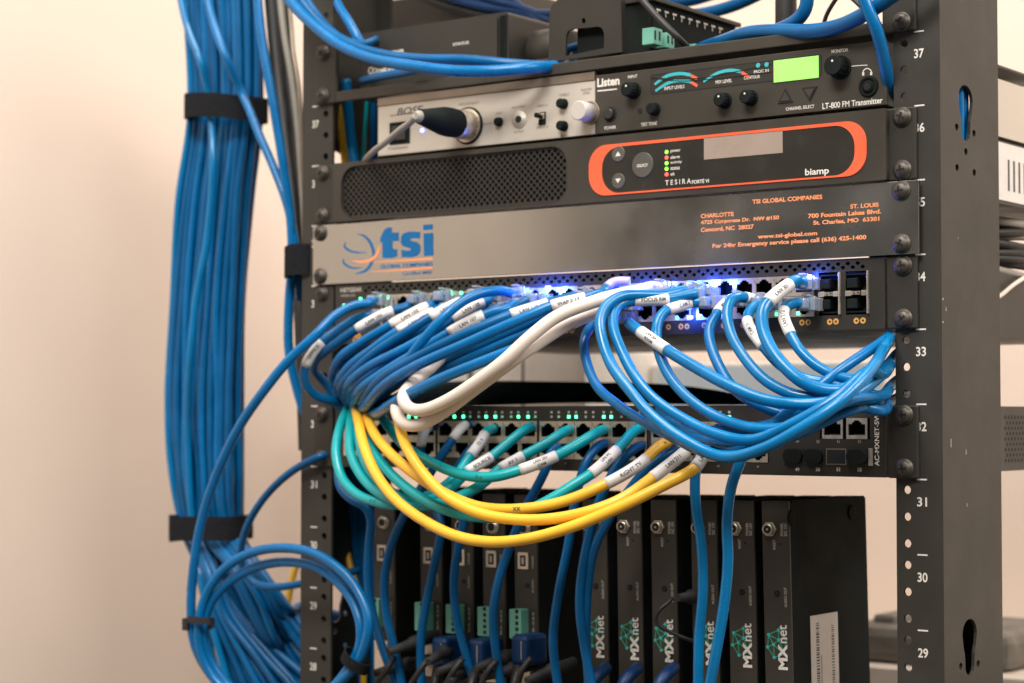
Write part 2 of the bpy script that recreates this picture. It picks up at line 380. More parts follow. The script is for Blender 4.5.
loop_o = rrect(A.x, B.x+1.6, zb, zt, 2); loop_i = rrect(A.x+.6, B.x+1.0, zb+.6, zt-.6, 1.6)
plate(mw, [loop_o, loop_i], YL-.13, .12, 'deep_black')
plate(mw, [loop_i], YL-.07, .06, 'panel_black')
for k, (pts, m_) in enumerate(((((654.8, 84.5, 2.5), (666.4, 76.4, 3.4), (679.7, 73.6, 3.4), (690.8, 75, 3.4)), 'ink_cyan'), (((655.6, 91, 2.5), (668, 83.2, 3.4), (679.7, 80.6, 3.4), (690.8, 81.6, 3.4)), 'ink_cyan'),
    (((691, 75.6, 3), (697.4, 78.6, 3)), 'ink_red'), (((691, 82, 3), (697.6, 86, 3)), 'ink_red'), (((703.6, 82, 2), (716.2, 73.8, 3), (729.5, 70.4, 3.4), (741, 71.6, 3.4)), 'ink_cyan'), (((741.6, 72.2, 3.2), (749, 77, 3.4)), 'ink_red'),
    (((651, 77.8, 1), (700, 78.2, .9), (772, 64, .9)), 'deep_black'), (((651, 77.8, 1), (690, 81, .9), (772, 72, .9)), 'deep_black'))):
    plate(mw, [ribbon(pts, YL)], YL-.24-.02*k, .1, m_)
for px, py in ((758.3, 65.4), (766.8, 64.6)): p = W(px, py, YL); mw.cyl((p.x, p.z), 1.5, YL-.4, YL-.1, 'ink_cyan')
mw.build('level_meter', tr)
a = rect(774, 60.9, 819, 76.6, YL); zl1 = W(774, 60.9, YL).z; zl0 = W(774, 82.8, YL).z
MB().box(a[0], a[1], YL-.6, YL-.05, zl0, zl1, 'lcd_green', .15).build('display', tr)
knob(tr, 634, 90.8, 5.0, 9.5, YL, dot=True); knob(tr, 725, 100.8, 4.6, 8, YL, dot=True); knob(tr, 751, 98, 4.6, 8, YL, dot=True)
knob(tr, 840.7, 67.6, 6.6, 11, YL, dot=True); knob(tr, 655, 109.3, 3.9, 6, YL)
p = W(610.3, 114.3, YL); MB().cyl((p.x, p.z), 4.9, YL-.5, YL, 'deep_black').cyl((p.x, p.z), 3.7, YL-3, YL-.5, 'panel_black', 24, .8).build('power_button', tr)
p = W(640, 110.8, YL); MB().cyl((p.x, p.z), 1.9, YL-.3, YL+.1, 'deep_black').build('indicator_hole', tr)
p = W(868.6, 86.6, YL)
j = MB(); j.lathe((p.x, YL, p.z), (0, -1, 0), [(0, 6.6), (1.0, 6.2), (1.2, 4.6), (.6, 4.4), (.6, 3.6), (2.2, 3.4), (2.2, 2.4)], 'matt_black', 28); j.cyl((p.x, p.z), 2.1, YL-2.3, YL, 'deep_black'); j.build('headphone_socket', tr)
for px, py, s_ in ((785.6, 97, 1), (809.8, 93, -1)):
    p = W(px, py, YL); tri = [(p.x-5.4, p.z-3.7*s_), (p.x+5.4, p.z-3.7*s_), (p.x, p.z+5.3*s_)]; tri2 = [(p.x-3.4, p.z-2.4*s_), (p.x+3.4, p.z-2.4*s_), (p.x, p.z+3.1*s_)]
    mb = MB(); plate(mb, [tri, tri2], YL-.5, .5, 'deep_black'); plate(mb, [tri2], YL-.8, .8, 'face_grey'); mb.build('channel_button', tr)

# ------------------------------------------------------------------ U36 processor
YP = -7.0
xl_, xr_ = -219.0, W(886, 150, YP).x
dsp = thing('audio_processor', 'black rack processor with a honeycomb grille and an orange outlined display panel', 'processor', (0, 0, UT(35)))
zb, zt = UT(35)+.8, UT(36)-.6
gx0, gx1, gz0, gz1 = W(341, 200, YP).x, W(567, 175, YP).x, W(450, 211, YP).z-.5, W(450, 156.5, YP).z
loops = [rrect(xl_, xr_, zb, zt, 1.2, 3)]
G = rrect(gx0, gx1, gz0, gz1, 13, 8)
mb = MB(); plate(mb, [loops[0], G], YP, 4, 'face_grey')
front = mb.build('front_panel', dsp)
holes = [rrect(gx0-.5, gx1+.5, gz0-.5, gz1+.5, 13, 8)]
a_ = 5.0; row = 0; z = gz0+1.6
def inside(x, z, m=2.0):
    r = 13-m
    if not (gx0+m < x < gx1-m and gz0+m < z < gz1-m): return False
    cx = min(max(x, gx0+13), gx1-13); cz = min(max(z, gz0+13), gz1-13)
    return math.hypot(x-cx, z-cz) < r+.3
while z < gz1:
    x = gx0+(a_/2 if row % 2 else 0)
    while x < gx1:
        if inside(x, z): holes.append([(x+1.52*math.cos(math.radians(60*i+30)), z+1.52*math.sin(math.radians(60*i+30))) for i in range(6)])
        x += a_
    z += 2.45; row += 1
mb = MB(); plate(mb, holes, YP+2.4, .7, 'panel_black'); mb.box(gx0, gx1, YP+7.5, YP+8, gz0, gz1, 'deep_black'); mb.build('grille', dsp)
MB().box(xl_+1, xr_-.6, YP+8.5, 300, zb+.4, zt-.4, 'panel_black').box(xr_-3, xr_-.6, YP+4.1, YP+8.4, zb+.4, zt-.4, 'panel_black').build('chassis', dsp)
stk = MB().box(xr_-.7, xr_-.4, 150, 262, zb+3, zt-1.5, 'label_paper').build('barcode_sticker', dsp)
bc = MB(); y_ = 176
while y_ < 250: bc.box(xr_-.45, xr_-.3, y_, y_+3, zb+10, zt-12, 'ink_dark'); y_ += 9
bc.build('barcode', stk)
ears(dsp, 36)
ox0, ox1 = W(589.3, 170, YP).x, W(866.8, 150, YP).x; oz1 = W(640, 141.6, YP).z; oz0 = W(605, 195.6, YP).z
ix0, ix1 = W(602.3, 170, YP).x, W(855, 150, YP).x; iz1 = oz1-2.0; iz0 = oz0+1.1
mb = MB(); plate(mb, [rrect(ox0, ox1, oz0, oz1, 13.5, 10), rrect(ix0, ix1, iz0, iz1, 13.5, 10)], YP-.5, .5, 'vermilion'); mb.build('orange_bezel', dsp)
mb = MB(); plate(mb, [rrect(ix0+.05, ix1-.05, iz0+.05, iz1-.05, 13.4, 10)], YP-.3, .3, 'gloss_black'); gl = mb.build('glossy_window', dsp)
a = W(704.3, 138, YP); b = W(783, 153, YP)
MB().box(a.x, b.x, YP-.5, YP-.31, W(704.3, 159.8, YP).z, a.z, 'lcd_off').build('display', dsp)
for px, py, s_ in ((618.8, 154, 1), (618.8, 181, -1)):
    p = W(px, py, YP); k = MB().cyl((p.x, p.z), 5.1, YP-.9, YP-.3, 'button_grey', 28, .3).build('round_button', dsp)
    mb = MB(); plate(mb, [[(p.x-2.2, p.z-1.5*s_), (p.x+2.2, p.z-1.5*s_), (p.x, p.z+1.5*s_)]], YP-1.05, .12, 'ink_white'); mb.build('arrow_mark', k)
p = W(643.2, 165, YP); k = MB().cyl((p.x, p.z), 8.2, YP-1.0, YP-.3, 'button_grey', 32, .3).build('round_button', dsp)
tm = MB(); text(tm, 'SELECT', p.x, p.z-.4, YP-1.0, h=1.9, w=8.5, align='C', bold=.02); tm.build('lettering', k)
tm = MB()
for i, (nm, w_) in enumerate((('power', 10), ('alarm', 9.2), ('activity', 11.4), ('status', 9.2), ('ok', 4.4))):
    py = 152.1+i*5.6; p = W(667, py, YP)
    MB().cyl((p.x, p.z), 1.25, YP-.7, YP-.3, 'led_red' if i in (1, 4) else 'led_lime', 14).build('indicator_light', dsp)
    ptext(tm, nm, 670.6, py+1.2, 670.6+w_, YP-.3, 3.2, bold=.01)
ptext(tm, 'T E S I R A', 665.4, 185.4, 691, YP-.3, 5, bold=.012)
ptext(tm, 'FORTÉ VI', 692, 184, 709, YP-.3, 4.6, bold=.02)
ptext(tm, 'biamp', 805.2, 177.5, 829, YP-.3, 8.6, bold=.02)
tm.build('lettering', gl)

# ------------------------------------------------------------------ U35 name plate
YT = -5.2
sp = thing('brushed_blanking_plate', 'brushed metal blanking plate printed with the blue tsi logo and orange addresses', 'rack panel', (0, 0, UT(34)))
xa, xb = W(312.8, 256, YT).x, W(918.6, 220, YT).x
MB().box(xa, xb, YT, YT+2.4, UT(34)+.2, UT(35)-.4, 'brushed_plate', .35).build('plate', sp)
screws(sp, 35, YT)
lg = MB()
def q(x, y): return 300+x/6.02, 190+y/6.02
def rb(pts, m_, k=0): plate(lg, [ribbon([(*q(x, y), w/6.02) for x, y, w in pts], YT)], YT-.14-.02*k, .1, m_)
rb([(340, 265, 2), (385, 276, 14), (425, 320, 24), (444, 385, 24), (430, 440, 24), (395, 485, 20), (330, 506, 3)], 'ink_blue')
rb([(276, 314, 3), (268, 340, 16), (300, 366, 16), (345, 376, 12), (402, 377, 2)], 'ink_blue', 1)
rb([(264, 412, 3), (262, 436, 16), (290, 460, 16), (325, 470, 12), (378, 468, 2)], 'ink_blue', 2)
rb([(310, 426, 2), (360, 432, 14), (420, 424, 20), (462, 390, 24), (484, 335, 10)], 'ink_orange', 3)
rb([(438, 434, 3), (520, 430, 7), (800, 413, 16)], 'ink_orange', 4)
rb([(420, 492, 2), (520, 488, 7), (800, 468, 14)], 'ink_orange', 5)
# heavy block letters of the logo
def poly(pts, m_='ink_blue', k=6, holes_=()):
    L_ = [[(W(*q(x, y), YT).x, W(*q(x, y), YT).z) for x, y in pp] for pp in (pts, *holes_)]
    plate(lg, L_, YT-.14-.02*k, .1, m_)
poly([(497, 408), (497, 315), (484, 316), (484, 290), (508, 240), (528, 226), (552, 226), (552, 258), (594, 255), (594, 306), (556, 308), (556, 345), (562, 357), (584, 356), (584, 400), (560, 408), (525, 411)])
poly([(743, 232), (743, 210), (798, 206), (798, 238), (743, 242)]); poly([(745, 262), (801, 258), (803, 394), (747, 398)])
poly([(612, 404), (612, 360), (640, 366), (668, 362), (668, 352), (625, 340), (608, 322), (608, 282), (625, 260), (660, 250), (722, 252), (722, 293), (690, 290), (664, 294), (664, 304), (705, 314), (724, 334), (724, 372), (708, 394), (670, 406)])
a0 = q(485, 474); a1 = q(800, 455); ptext(lg, 'GLOBAL COMPANIES', a0[0], a0[1], a1[0], YT, 3.8, m='ink_blue', bold=.03)
a0 = q(617, 514); a1 = q(795, 490); ptext(lg, 'Certified MBE', a0[0], a0[1], a1[0], YT, 3.4, m='ink_blue', bold=.01)
lg.build('logo', sp)
ad = MB()
for s_, p0, py, p1, h in (('TSI GLOBAL COMPANIES', 752.5, 204, 822.4, 4.4), ('CHARLOTTE', 700.9, 218.4, 733.8, 4.4), ('4725 Corporate Dr.  NW #150', 700.9, 225.6, 779.2, 5), ('Concord, NC  28027', 700.9, 232.8, 753.9, 5), ('ST. LOUIS', 850.4, 208.8, 878.8, 4.4), ('700 Fountain Lakes Blvd.', 808.2, 218.4, 881.2, 4.6), ('St. Charles, MO  63301', 813.3, 225.7, 879.5, 5), ('www.tsi-global.com', 757.8, 240, 817.3, 5.4), ('For 24hr Emergency service please call (636) 425-1400', 712.6, 249.4, 866.4, 5.6)):
    ptext(ad, s_, p0, py, p1, YT, h, m='ink_orange', bold=.03)
ad.build('address_print', sp)

# ------------------------------------------------------------------ ports
def port_mesh(w=14.0, h=12.6, flip=False, frame='connector_metal'):
    mb = MB(); s_ = -1 if flip else 1
    inner = [(-5.6, -4.0*s_), (5.6, -4.0*s_), (5.6, 2.6*s_), (3.2, 2.6*s_), (3.2, 3.9*s_), (1.8, 3.9*s_), (1.8, 4.9*s_), (-1.8, 4.9*s_), (-1.8, 3.9*s_), (-3.2, 3.9*s_), (-3.2, 2.6*s_), (-5.6, 2.6*s_)]
    plate(mb, [[(-w/2, -h/2), (w/2, -h/2), (w/2, h/2), (-w/2, h/2)], inner], 0, .7, frame)
    mb.box(-w/2+.3, -5.8, .75, 11, -h/2+.3, h/2-.3, 'matt_black').box(5.8, w/2-.3, .75, 11, -h/2+.3, h/2-.3, 'matt_black')
    mb.box(-5.8, 5.8, .75, 11, -h/2+.3, -5.2, 'matt_black').box(-5.8, 5.8, .75, 11, 5.2, h/2-.3, 'matt_black')
    mb.box(-w/2+.3, w/2-.3, 11, 11.5, -h/2+.3, h/2-.3, 'deep_black')
    for i in range(8): mb.box(-4+i*1.1, -3.5+i*1.1, 4, 9, -3.9*s_, -3.4*s_, 'trim_metal')
    o = mb.build('port'); me = o.data; bpy.data.objects.remove(o); return me
PORT_UP, PORT_DN = port_mesh(), port_mesh(flip=True)
def put(me, name, parent, x, y, z):
    o = bpy.data.objects.new(name, me); COL.objects.link(o); o.parent = parent; ORG[o.name] = ORG[parent.name]
    o.location = (Vector((x, y, z))-ORG[parent.name])*S; return o
def led_mesh(m_, w, h):
    o = MB().box(-w/2, w/2, -.35, .1, -h/2, h/2, m_, .1).build('led'); me = o.data; bpy.data.objects.remove(o); return me
LED_G, LED_B, LED_OFF, LED_S = led_mesh('led_green', 2.0, 2.0), led_mesh('led_blue', 4.4, 2.2), led_mesh('ink_faint', 1.7, 1.6), led_mesh('led_soft', 1.8, 1.6)

# ------------------------------------------------------------------ U34 switch (upper)
YN = -3.4
sw = thing('network_switch', 'upper black network switch glowing blue behind its packed row of blue cables', 'network switch', (0, 0, UT(33)), 'switches with two rows of ports')
zb, zt = UT(33)+.9, UT(34)-.5
xR = W(884.8, 300, YN).x
PX0 = [-175.4+k*88.2 for k in range(4)]
mb = MB(); ops = [(PX0[k]-.4, PX0[k]+84.4) for k in range(4)]
loops = [rrect(-219, xR, zb, zt, .6, 2)] + [[(a, 53.6), (b, 53.6), (b, 79.7), (a, 79.7)] for a, b in ops]
loops.append([(176.2, 54.3), (190.9, 54.3), (190.9, 80.6), (176.2, 80.6)]); loops.append([(194.6, 54.3), (209.9, 54.3), (209.9, 80.6), (194.6, 80.6)])
for r_, (zz, off) in enumerate(((83.1, 0), (85.35, 3.3), (87.55, 0))):
    x = -190+off
    while x < 208:
        loops.append([(x+1.62*math.cos(math.radians(60*i)), zz+(1.2 if r_ == 2 else 1.25)*math.sin(math.radians(60*i))) for i in range(6)]); x += 6.6
loops = [l for l in loops if max(p_[1] for p_ in l) < zt-.1 or l is loops[0]]
plate(mb, loops, YN, 1.6, 'panel_black'); mb.build('front_panel', sw)
MB().box(-218.6, xR-.4, YN+13.5, 300, zb, zt-.1, 'panel_black').box(xR-1.8, xR-.4, YN+1.65, YN+13.4, zb, zt-.1, 'panel_black').box(-218.6, -217, YN+1.65, YN+13.4, zb, zt-.1, 'panel_black').box(-217, xR-1.9, YN+6, YN+13.4, 81, zt-.1, 'deep_black').box(-217, xR-1.9, YN+1.7, YN+13.4, zb, zb+1.2, 'panel_black').build('chassis', sw)
ears(sw, 34)
ngz = (73.15, 60.3)
for k in range(4):
    for c in range(6):
        for r_ in (0, 1):
            put(PORT_UP if r_ == 0 else PORT_DN, 'port', sw, PX0[k]+7+14*c, YN-.35, ngz[r_])
for (xa_, xb_) in ((176.6, 190.6), (195, 209.6)):
    cx = (xa_+xb_)/2
    for zc, s_ in ((73.7, 1), (61.2, -1)):
        MB().box(xa_, xb_, YN+8, YN+9, zc-5.7, zc+5.7, 'deep_black').box(xa_+.6, xa_+7.4, YN-.6, YN+7.8, zc-3.2, zc+2.8, 'matt_black', .5).box(xa_, xb_, YN+.6, YN+7.9, zc+4.6, zc+5.6, 'matt_black').box(xa_, xb_, YN+.6, YN+7.9, zc-5.6, zc-4.7, 'matt_black').build('fibre_port', sw)
    st = MB().box(xa_-.4, xa_+3.6, YN-.9, YN+2, 65.6, 68.8, 'connector_metal', .2).box(xa_+3.6, xa_+9.4, YN-.6, YN+2, 66.3, 68.4, 'connector_metal').box(xb_-4.2, xb_-.3, YN-.9, YN+2, 65.6, 68.8, 'connector_metal', .2)
    st.box(xb_-.3, xb_+.8, YN-1.8, YN+2, 54.6, 80.4, 'connector_metal', .2)
    plate(st, [[(xa_+5, 66.7), (xa_+6.4, 66.7), (xa_+5.7, 67.9)]], YN-1.0, .1, 'deep_black'); plate(st, [[(xa_+7.6, 67.9), (xa_+9, 67.9), (xa_+8.3, 66.7)]], YN-1.0, .1, 'deep_black')
    st.build('port_cage', sw)
for px, py in ((802, 322.6), (808.2, 322.4), (829.8, 321.8), (836, 321.5), (856.4, 320.8), (863, 320.5), (742.8, 325), (723.6, 325.5), (668.5, 327), (681, 326.6), (687, 326.5), (566.6, 330.8), (572, 330.6), (356, 337.6), (359, 336), (341, 351), (355, 369.5), (704.2, 325.4)):
    p = W(px, min(py, 340) if py < 345 else 340, YN)
    plate(MB(), [ring(p.x, p.z, 1.9, 14), ring(p.x, p.z, .75, 10)], YN-.12, .1, 'amber_print').build('port_number_print', sw)
tm = MB(); ptext(tm, 'NETGEAR', 340.5, 292.5, 362, YN, 4.4, m='ink_faint', bold=.03); ptext(tm, 'M4300-52G', 341, 297, 355, YN, 2.2, m='ink_faint'); tm.build('lettering', sw)
for px, py, L in ((344.5, 305.5, LED_G), (361, 299, LED_G), (385.5, 298, LED_G), (416, 296, LED_G), (446, 294.5, LED_G), (461.5, 293, LED_G), (546.3, 290.6, LED_G), (514, 290.5, LED_B), (525, 291, LED_B), (548.5, 287.4, LED_B), (559.5, 289.3, LED_B),
        (641, 286, LED_G), (653.5, 284.5, LED_B), (672, 283.4, LED_B), (690, 282.9, LED_B), (699.5, 282.5, LED_G), (713, 282, LED_B), (718, 281.5, LED_B), (797.5, 278.5, LED_G), (811.5, 277.4, LED_B), (690.5, 317.5, LED_B), (701, 317, LED_G), (677.5, 318, LED_G), (777, 314.2, LED_G), (798.5, 313.4, LED_G), (525.5, 323.5, LED_B)):
    p = W(px, py, YN); put(L, 'indicator_light', sw, p.x, YN-.4, p.z)

# ------------------------------------------------------------------ U32 switch (lower)
YM = -3.4
s2 = thing('network_switch', 'lower black network switch with green lights above teal and yellow cables', 'network switch', (0, 0, UT(31)), 'switches with two rows of ports')
zb, zt = UT(31)+.8, UT(32)-.4
xR = W(885.6, 440, YM).x
blk = [-210.5, -122.7, -34.6, 54.6]
loops = [rrect(-219, xR, zb, zt, .6, 2)] + [[(a-.4, -36.0), (a+86.6, -36.0), (a+86.6, -10.4), (a-.4, -10.4)] for a in blk]
rj = [(177.0, 193.4), (193.4, 209.8)]; rj2 = [(143.6, 160.0), (160.0, 174.6)]
loops.append([(176.6, -21), (210.2, -21), (210.2, -8), (176.6, -8)])
mb = MB(); plate(mb, loops, YM, 1.6, 'panel_black'); mb.build('front_panel', s2)
MB().box(-218.6, xR-.4, YM+13.5, 280, zb, zt, 'panel_black').box(xR-1.8, xR-.4, YM+1.65, YM+13.4, zb, zt, 'panel_black').box(-218.6, xR-1.9, YM+1.7, YM+13.4, zb, zb+1, 'panel_black').box(-218.6, xR-1.9, YM+1.7, YM+13.4, zt-1, zt, 'panel_black').build('chassis', s2)
gl2 = MB()
for i in range(9):
    for j in range(10):
        yy = 176+j*5.4+(i % 2)*2.7; zz = zb+7+i*3.6
        gl2.lathe((xR-.45, yy, zz), (1, 0, 0), [(0, 1.7), (.12, 1.6)], 'deep_black', 8)
gl2.build('side_grille', s2)
ears(s2, 32)
for a in blk:
    for c in range(6):
        for r_ in (0, 1): put(PORT_UP if r_ == 0 else PORT_DN, 'port', s2, a+7+14.35*c, YM-.35, (-16.9, -29.5)[r_])
for a, b in rj: put(PORT_UP, 'port', s2, (a+b)/2, YM-.3, -14.5)
MB().box(143.6, 174.4, YM-.3, YM+.1, -16.5, -9, 'connector_metal').box(145, 158, YM-.45, YM-.3, -15.5, -10, 'deep_black').box(160.4, 173, YM-.45, YM-.3, -15.5, -10, 'deep_black').box(164, 169, YM-.8, YM-.3, -17.2, -15.6, 'ink_cyan').build('port', s2)
sx0, _, _, _ = rect(784, 448, 873, 464, YM)
for i, (pxa, pxb, plug) in enumerate(((784, 804.5, 1), (804.5, 825, 1), (826, 847, 0), (847, 869, 1))):
    a, b = W(pxa, 455, YM).x, W(pxb, 455, YM).x
    mb = MB().box(a+.2, b-.2, YM-.5, YM+.1, -36.6, -26.6, 'trim_metal' if not plug else 'panel_black').box(a+.9, b-.9, YM-.6, YM-.5, -35.8, -27.4, 'deep_black')
    if plug: plate(mb, [rrect(a+.8, b-.8, -36, -27.2, 4.0, 6)], YM-3.2, 2.6, 'matt_black')
    mb.build('fibre_port', s2)
MB().box(W(869.2, 455, YM).x, W(873, 455, YM).x, YM-1.2, YM, -36.8, -26.4, 'connector_metal', .2).build('port_cage', s2)
tm = MB()
for s_, px in (('49', 797.3), ('50', 818), ('51', 838.3), ('52', 859.6)):
    p = W(px, 469.5, YM); text(tm, s_, p.x, p.z, YM, h=2.2, align='C', bold=.02); p = W(px, 441.6, YM); text(tm, s_, p.x, p.z, YM, h=1.6, align='C', m='ink_faint')
p = W(879.4, 466, YM); text(tm, 'AC-MXNET-SW48', p.x, p.z, YM, h=3.0, w=36, rot=90, bold=.012)
for a in blk:
    for c in range(6):
        text(tm, str(blk.index(a)*12+c*2+1), a+7+14.35*c, -38.6, YM, h=1.3, align='C', m='ink_faint')
tm.build('lettering', s2)
lit = {447: 'S', 454.6: 'G', 463.6: 'G', 470.4: 'S', 479: 'S', 486.3: 'G', 495.5: 'G', 502.4: 'S', 511.4: 'S', 518.6: 'G', 528.3: 'G', 535.6: 'S', 551.8: '0', 559: 'S', 569: 'G', 576.3: 'G', 586: '0', 593.4: '0', 604: 'G', 611.4: 'G', 621.6: '0', 629: 'S', 639.5: 'G', 646.4: 'G', 660: 'S', 667: 'G', 720.5: 'G', 729.5: 'G', 416: 'G', 409: 'G'}
for px, k in lit.items():
    p = W(px, 416.5, YM); x = p.x
    put({'S': LED_S, 'G': LED_G, '0': LED_OFF}[k], 'indicator_light', s2, x, YM-.1, -7.6)
    put(LED_OFF, 'indicator_light', s2, x, YM-.1, -4.6)

# ------------------------------------------------------------------ upright video units on a lower shelf
uz = UT(31)-15.8
shelf2 = thing('rack_shelf', 'low rack tray on which the row of upright black video units stands', 'shelf', (0, 0, -290))
MB().box(-219, 219, -4, 240, -290, -287, 'panel_black').build('tray', shelf2)
MB().box(-241, -219, -3, -.1, -330, -287, 'panel_black').box(219, 241, -3, -.1, -330, -287, 'panel_black').build('mounting_ear', shelf2)
def mxbox(xl, lean, kind, label, grp, ztop=0, yf=15, depth=106, w=19.4):
    zbot = -286.8; H = uz-zbot+ztop
    root = thing('video_unit', label, 'video unit', (xl+w/2, yf, zbot), grp)
    root.rotation_euler = (0, math.radians(lean), 0)
    # local coordinates: x -w/2..w/2, y 0..depth, z 0..H    (given in world coordinates before the lean)
    ox = xl+w/2
    def X(v): return ox+v
    def Z(v): return zbot+H-v                                   # distance below the top
    b = MB().box(X(-w/2), X(w/2), yf, yf+1.6, zbot, zbot+H, 'face_grey', .35).build('front_panel', root)
    MB().box(X(-w/2)+.8, X(w/2)-.2, yf+1.65, yf+depth, zbot, zbot+H-1.0, 'matt_black', .4).box(X(-w/2)-.2, X(w/2)+.3, yf+4, yf+depth-3, zbot+H-1.6, zbot+H, 'matt_black').build('case', root)
    tm = MB()
    if kind == 'logo':
        jx, jz = X(-w/2+5.8), Z(17.8)
        j = MB(); j.lathe((jx, yf, jz), (0, -1, 0), [(0, 4.9), (1.3, 4.9), (1.5, 4.5), (1.5, 3.1)], 'connector_metal', 6, False); j.lathe((jx, yf-1.5, jz), (0, -1, 0), [(0, 3.8), (2.2, 3.7), (2.2, 2.2)], 'connector_metal', 22)
        j.cyl((jx, jz), 2.7, yf-3.75, yf, 'deep_black').cyl((jx, jz), .7, yf-4.0, yf-3.7, 'nickel', 10); j.build('power_socket', root)
        text(tm, 'POWER', X(5.6), Z(22), yf, h=2.0, w=8, rot=90, m='ink_faint', bold=.03); text(tm, 'DC 12V', X(8.2), Z(22), yf, h=2.0, w=8, rot=90, m='ink_faint', bold=.03)
        text(tm, 'RESET', X(-.2), Z(30.5), yf, h=1.8, w=6, rot=90, m='ink_faint', bold=.02)
        MB().cyl((X(3.0), Z(27)), .8, yf-.15, yf+.05, 'deep_black', 10).build('reset_hole', root)
        MB().cyl((X(.2), Z(58)), 1.9, yf-.5, yf+.05, 'matt_black', 16).cyl((X(.2), Z(58)), 1.3, yf-.6, yf-.4, 'deep_black', 12).build('audio_socket', root)
        text(tm, 'AUDIO OUT', X(7.0), Z(66.5), yf, h=1.9, w=12.5, rot=90, m='ink_faint', bold=.02)
        lgx = X(6.6)
        text(tm, 'MX', lgx, Z(105.5), yf, h=6.6, w=16, rot=90, bold=.045, up=.3); text(tm, 'net', lgx, Z(88.8), yf, h=5.6, w=11.2, rot=90, bold=.012, up=.3)
        gm = MB(); C_ = (X(-.8), Z(89.5)); V = [(C_[0]+r_*math.cos(t_), C_[1]+1.25*r_*math.sin(t_)) for r_, t_ in ((7, .4), (7, 1.4), (7.4, 2.5), (7, 3.4), (7.2, 4.4), (7, 5.5), (2.4, 1.0), (2.6, 3.3))]
        E_ = [(0,1),(1,2),(2,3),(3,4),(4,5),(5,0),(6,0),(6,1),(6,2),(7,3),(7,4),(7,5),(6,7),(7,2),(6,5)]
        for a, c in E_:
            (ax, az), (cx, cz) = V[a], V[c]; l = math.hypot(cx-ax, cz-az); nx, nz = -(cz-az)/l*.35, (cx-ax)/l*.35
            gm.add([(ax+nx, yf-.1, az+nz), (cx+nx, yf-.1, cz+nz), (cx-nx, yf-.1, cz-nz), (ax-nx, yf-.1, az-nz)], [(0, 1, 2, 3)], 'ink_green')
        for vx, vz in V: gm.cyl((vx, vz), 1.1, yf-.16, yf-.02, 'ink_cyan', 8)
        gm.build('logo_mark', root)
    else:
        text(tm, 'IN', X(-3), Z(12.5), yf, h=2.2, align='C', m='ink_faint'); text(tm, 'OUT', X(3), Z(12.5), yf, h=2.2, align='C', m='ink_faint')
        j = MB(); j.lathe((X(-.4), yf, Z(23)), (0, -1, 0), [(0, 5.2), (1, 5.2), (1.2, 4.2), (2.6, 4.0), (2.6, 3.1)], 'connector_metal', 22); j.cyl((X(-.4), Z(23)), 3.0, yf-2.7, yf, 'deep_black'); j.build('power_socket', root)
        MB().box(X(-6.5), X(2.5), yf-.8, yf+.1, Z(51), Z(39.5), 'connector_metal', .3).box(X(-4.4), X(.4), yf-.95, yf-.7, Z(49), Z(41.5), 'deep_black').box(X(-3), X(-1), yf-1.1, yf-.9, Z(47.6), Z(43), 'ink_faint').build('usb_socket', root)
        MB().cyl((X(1.5), Z(62)), 1.7, yf-.3, yf+.05, 'deep_black', 14).build('audio_socket', root)
        text(tm, 'AUDIO', X(6.6), Z(67), yf, h=1.5, w=9, rot=90, m='ink_faint', bold=.02)
        text(tm, 'HDMI', X(6.6), Z(50), yf, h=1.5, w=8, rot=90, m='ink_faint', bold=.02)
        g = MB().box(X(-8), X(2), yf-9, yf, Z(98), Z(78), 'terminal_green', .4)
        for i in range(5): g.box(X(-2.6), X(-.2), yf-9.3, yf-8.9, Z(96.4-i*4), Z(94-i*4), 'deep_black')
        g.build('terminal_block', root)
        text(tm, 'RS-232', X(6.8), Z(97), yf, h=1.6, w=17, rot=90, m='ink_faint', bold=.02)
        pb = MB().box(X(-7), X(6), yf-4, yf, Z(130), Z(108), 'connector_metal', .6).build('display_socket', root)
    tm.build('lettering', root)
    return root
logo_units = [(-12.4, 1.1, 'upright black video unit with printed logo, leftmost of those with a logo'),
 (15.3, .9, 'upright black video unit with printed logo, second of those with a logo from the left'), (42.2, .9, 'upright black video unit with printed logo under the thin black wire loop'),
 (73.0, 1.0, 'upright black video unit with printed logo, mostly behind the straight hanging cable'),
 (100.4, 1.1, 'upright black video unit with printed logo, second from the right end of the row'), (125.5, 1.4, 'rightmost upright black video unit, its side bearing a white barcode sticker')]
for k, (xl, ln, lb) in enumerate(logo_units):
    r_ = mxbox(xl+ln*3.3, -ln*.9, 'logo', lb, 'upright video units standing in the lower rack', ztop=(k-5)*.5)
    if k == 5:
        lastunit = r_
for k, (xl, ln, lb) in enumerate([(-197, .6, 'leftmost upright black video unit beside the left post'), (-153.5, .6, 'second upright video unit from the left, green connector half hidden by a cable'), (-125.2, .5, 'third upright video unit from the left with pale green connector'), (-97.2, .6, 'fourth upright video unit from the left with pale green connector'), (-69.6, .7, 'fifth upright video unit from the left, its green connector fully visible')]):
    mxbox(xl+ln*3.0, -ln*.9, "plain", lb, 'upright video units standing in the lower rack', ztop=-1)
